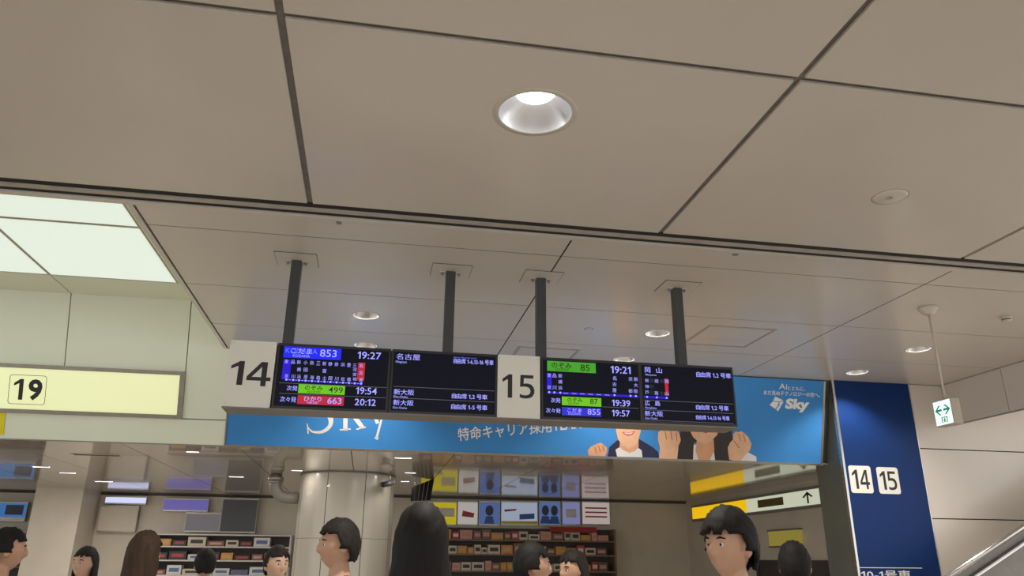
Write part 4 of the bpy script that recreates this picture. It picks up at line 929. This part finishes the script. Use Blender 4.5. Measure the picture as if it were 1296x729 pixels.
    for s in (-1, 1):
        cloth('shoe', [((s*.085, .035-s*stride*.30, .05), (.045, .048), None), ((s*.088, -.06-s*stride*.30, .042), (.046, .038), 0), ((s*.092, -.135-s*stride*.30, .036), (.042, .032), 1)], M_black)
    # hair: shell over the skull, open at the face
    hb = NB(); bmesh.ops.create_icosphere(hb, subdivisions=4, radius=1.0); kill = []
    for v in hb.verts:
        x, y, z = v.co; facez = hairline+0.05*math.sin(x*13+1.0)
        if (y < -0.30 and z < facez) or (not longhair and z < -0.15 and y < 0.30) or (z < -0.62 and not longhair) or (longhair and z < -0.35 and y < -0.15): kill.append(v)
        jit = 1+0.022*math.sin(x*21+z*9)+0.02*math.sin(z*17+y*13)
        q = Vector((x*0.086, y*0.106, z*0.129))*jit*hairs
        if longhair and z < 0.1: q.z -= (0.1-z)*0.19*(1 if y > -0.15 else 0.75); q.x *= 1+hairw*max(0.0, -z-0.1); q.y += 0.012*(0.1-z)
        if longhair and z < 0.0:
            rr = math.hypot(x, y); q.x /= max(rr, 0.45); q.y /= max(rr, 0.45)
        v.co = q+Vector((0, -0.004, hz+0.004))
    bmesh.ops.delete(hb, geom=kill, context='VERTS')
    ho = obj('hair', hb, mat('hair_%d' % int(hair_c[0]*1000), hair_c, 0.7, spec=0.25, var=0.35, scale=16, stretch=(4, 4, 0.6)), t, True)
    so = ho.modifiers.new('thick', 'SOLIDIFY'); so.thickness = 0.012; so.offset = -0.2
    for s in (-1, 1):
        b = NB(); lathe(b, [(0.001, -0.0125), (0.0075, -0.0105), (0.0115, -0.004), (0.0115, 0.004), (0.001, 0.0125)], (0, 0, 0), 14); bmesh.ops.rotate(b, verts=b.verts, cent=(0, 0, 0), matrix=Matrix.Rotation(math.radians(-90), 3, 'X'))
        bmesh.ops.translate(b, verts=b.verts, vec=(s*0.028, -0.0838, hz+0.005)); e = obj('eye', b, M_print, t, True)
        b = NB(); lathe(b, [(0.001, -0.003), (0.0050, -0.002), (0.0050, 0.002), (0.001, 0.003)], (s*0.028, -0.0952, hz+0.005), 12, axis='y'); obj('iris', b, M_black, e, True)
        b = NB(); tube(b, [(s*0.014, -0.103, hz+0.026), (s*0.030, -0.101, hz+0.031), (s*0.046, -0.088, hz+0.026)], [0.003, 0.004, 0.002], 8); obj('eyebrow', b, MATS['hair_%d' % int(hair_c[0]*1000)], t, True)
    t.scale = (k, k, k); t.rotation_euler = (0, 0, face); t.location = pos
    return t
def cl(n, c): return mat('cloth_'+n, c, 0.8, var=0.12, scale=20)
R_ = math.radians
HB, HD, HBR = (0.010, 0.009, 0.009), (0.016, 0.013, 0.011), (0.045, 0.026, 0.016)
SK1, SK2 = (0.52, 0.30, 0.20), (0.60, 0.38, 0.27)
DT = cl('dark_trousers', (0.03, 0.03, 0.04)); GT = cl('grey_trousers', (0.12, 0.12, 0.13)); JT = cl('denim', (0.05, 0.08, 0.16))
person(535, 649, 1.78, R_(172), 'person seen from behind in a black coat, long black hair, under the 15 plate', cl('black', (0.012, 0.013, 0.018)), DT, HB, SK1, True, 0.6, 0.4, hairw=0.62, hairs=1.20)
person(921, 651, 1.78, R_(-62), 'person with black hair facing left in a pale lilac top, under the rightmost display', cl('lilac', (0.50, 0.46, 0.52)), DT, HB, SK1, False, 0.5, -0.4, hairline=0.22, hairs=1.13)
person(432, 662, 1.79, R_(-70), 'person with dark hair in profile, light grey top, in front of the round pillar', cl('light_grey', (0.45, 0.46, 0.48)), GT, HD, SK1, False, 0.7, 0.5, hairs=1.08)
person(186, 675, 1.73, R_(160), 'person with brown hair seen from behind in a dark brown jacket at left', cl('dark_brown', (0.05, 0.035, 0.025)), JT, HBR, SK2, True, 0.5, 0.4)
person(12, 671, 1.75, R_(120), 'person in black clothes at the left edge', cl('charcoal', (0.022, 0.022, 0.028)), DT, HB, SK1, False, 0.6, 0.5)
person(112, 694, 1.66, R_(-20), 'person in a pale violet top near the beige square pillar at left', cl('violet', (0.42, 0.38, 0.44)), GT, HD, SK2, True, 0.4, 0.3)
person(352, 693, 1.67, R_(30), 'person in a white shirt left of the round pillar', cl('white', (0.62, 0.63, 0.68)), DT, HD, SK2, False, 0.6, -0.5)
person(262, 696, 1.66, R_(200), 'person in a dark green jacket before the pale shop shelves', cl('dark_green', (0.05, 0.06, 0.045)), JT, HB, SK1, False, 0.5, 0.4)
person(672, 690, 1.68, R_(95), 'person with black hair in a black jacket in front of the kiosk shelves', cl('ink', (0.02, 0.02, 0.025)), GT, HB, SK1, False, 0.6, 0.6)
person(726, 699, 1.65, R_(-60), 'person in a brown grey top at the right end of the kiosk', cl('taupe', (0.22, 0.18, 0.16)), DT, HD, SK1, True, 0.5, 0.3)
person(1003, 688, 1.70, R_(150), 'person in a dark plum jacket close to the blue column', cl('plum', (0.06, 0.03, 0.045)), DT, HB, SK1, False, 0.5, -0.4)
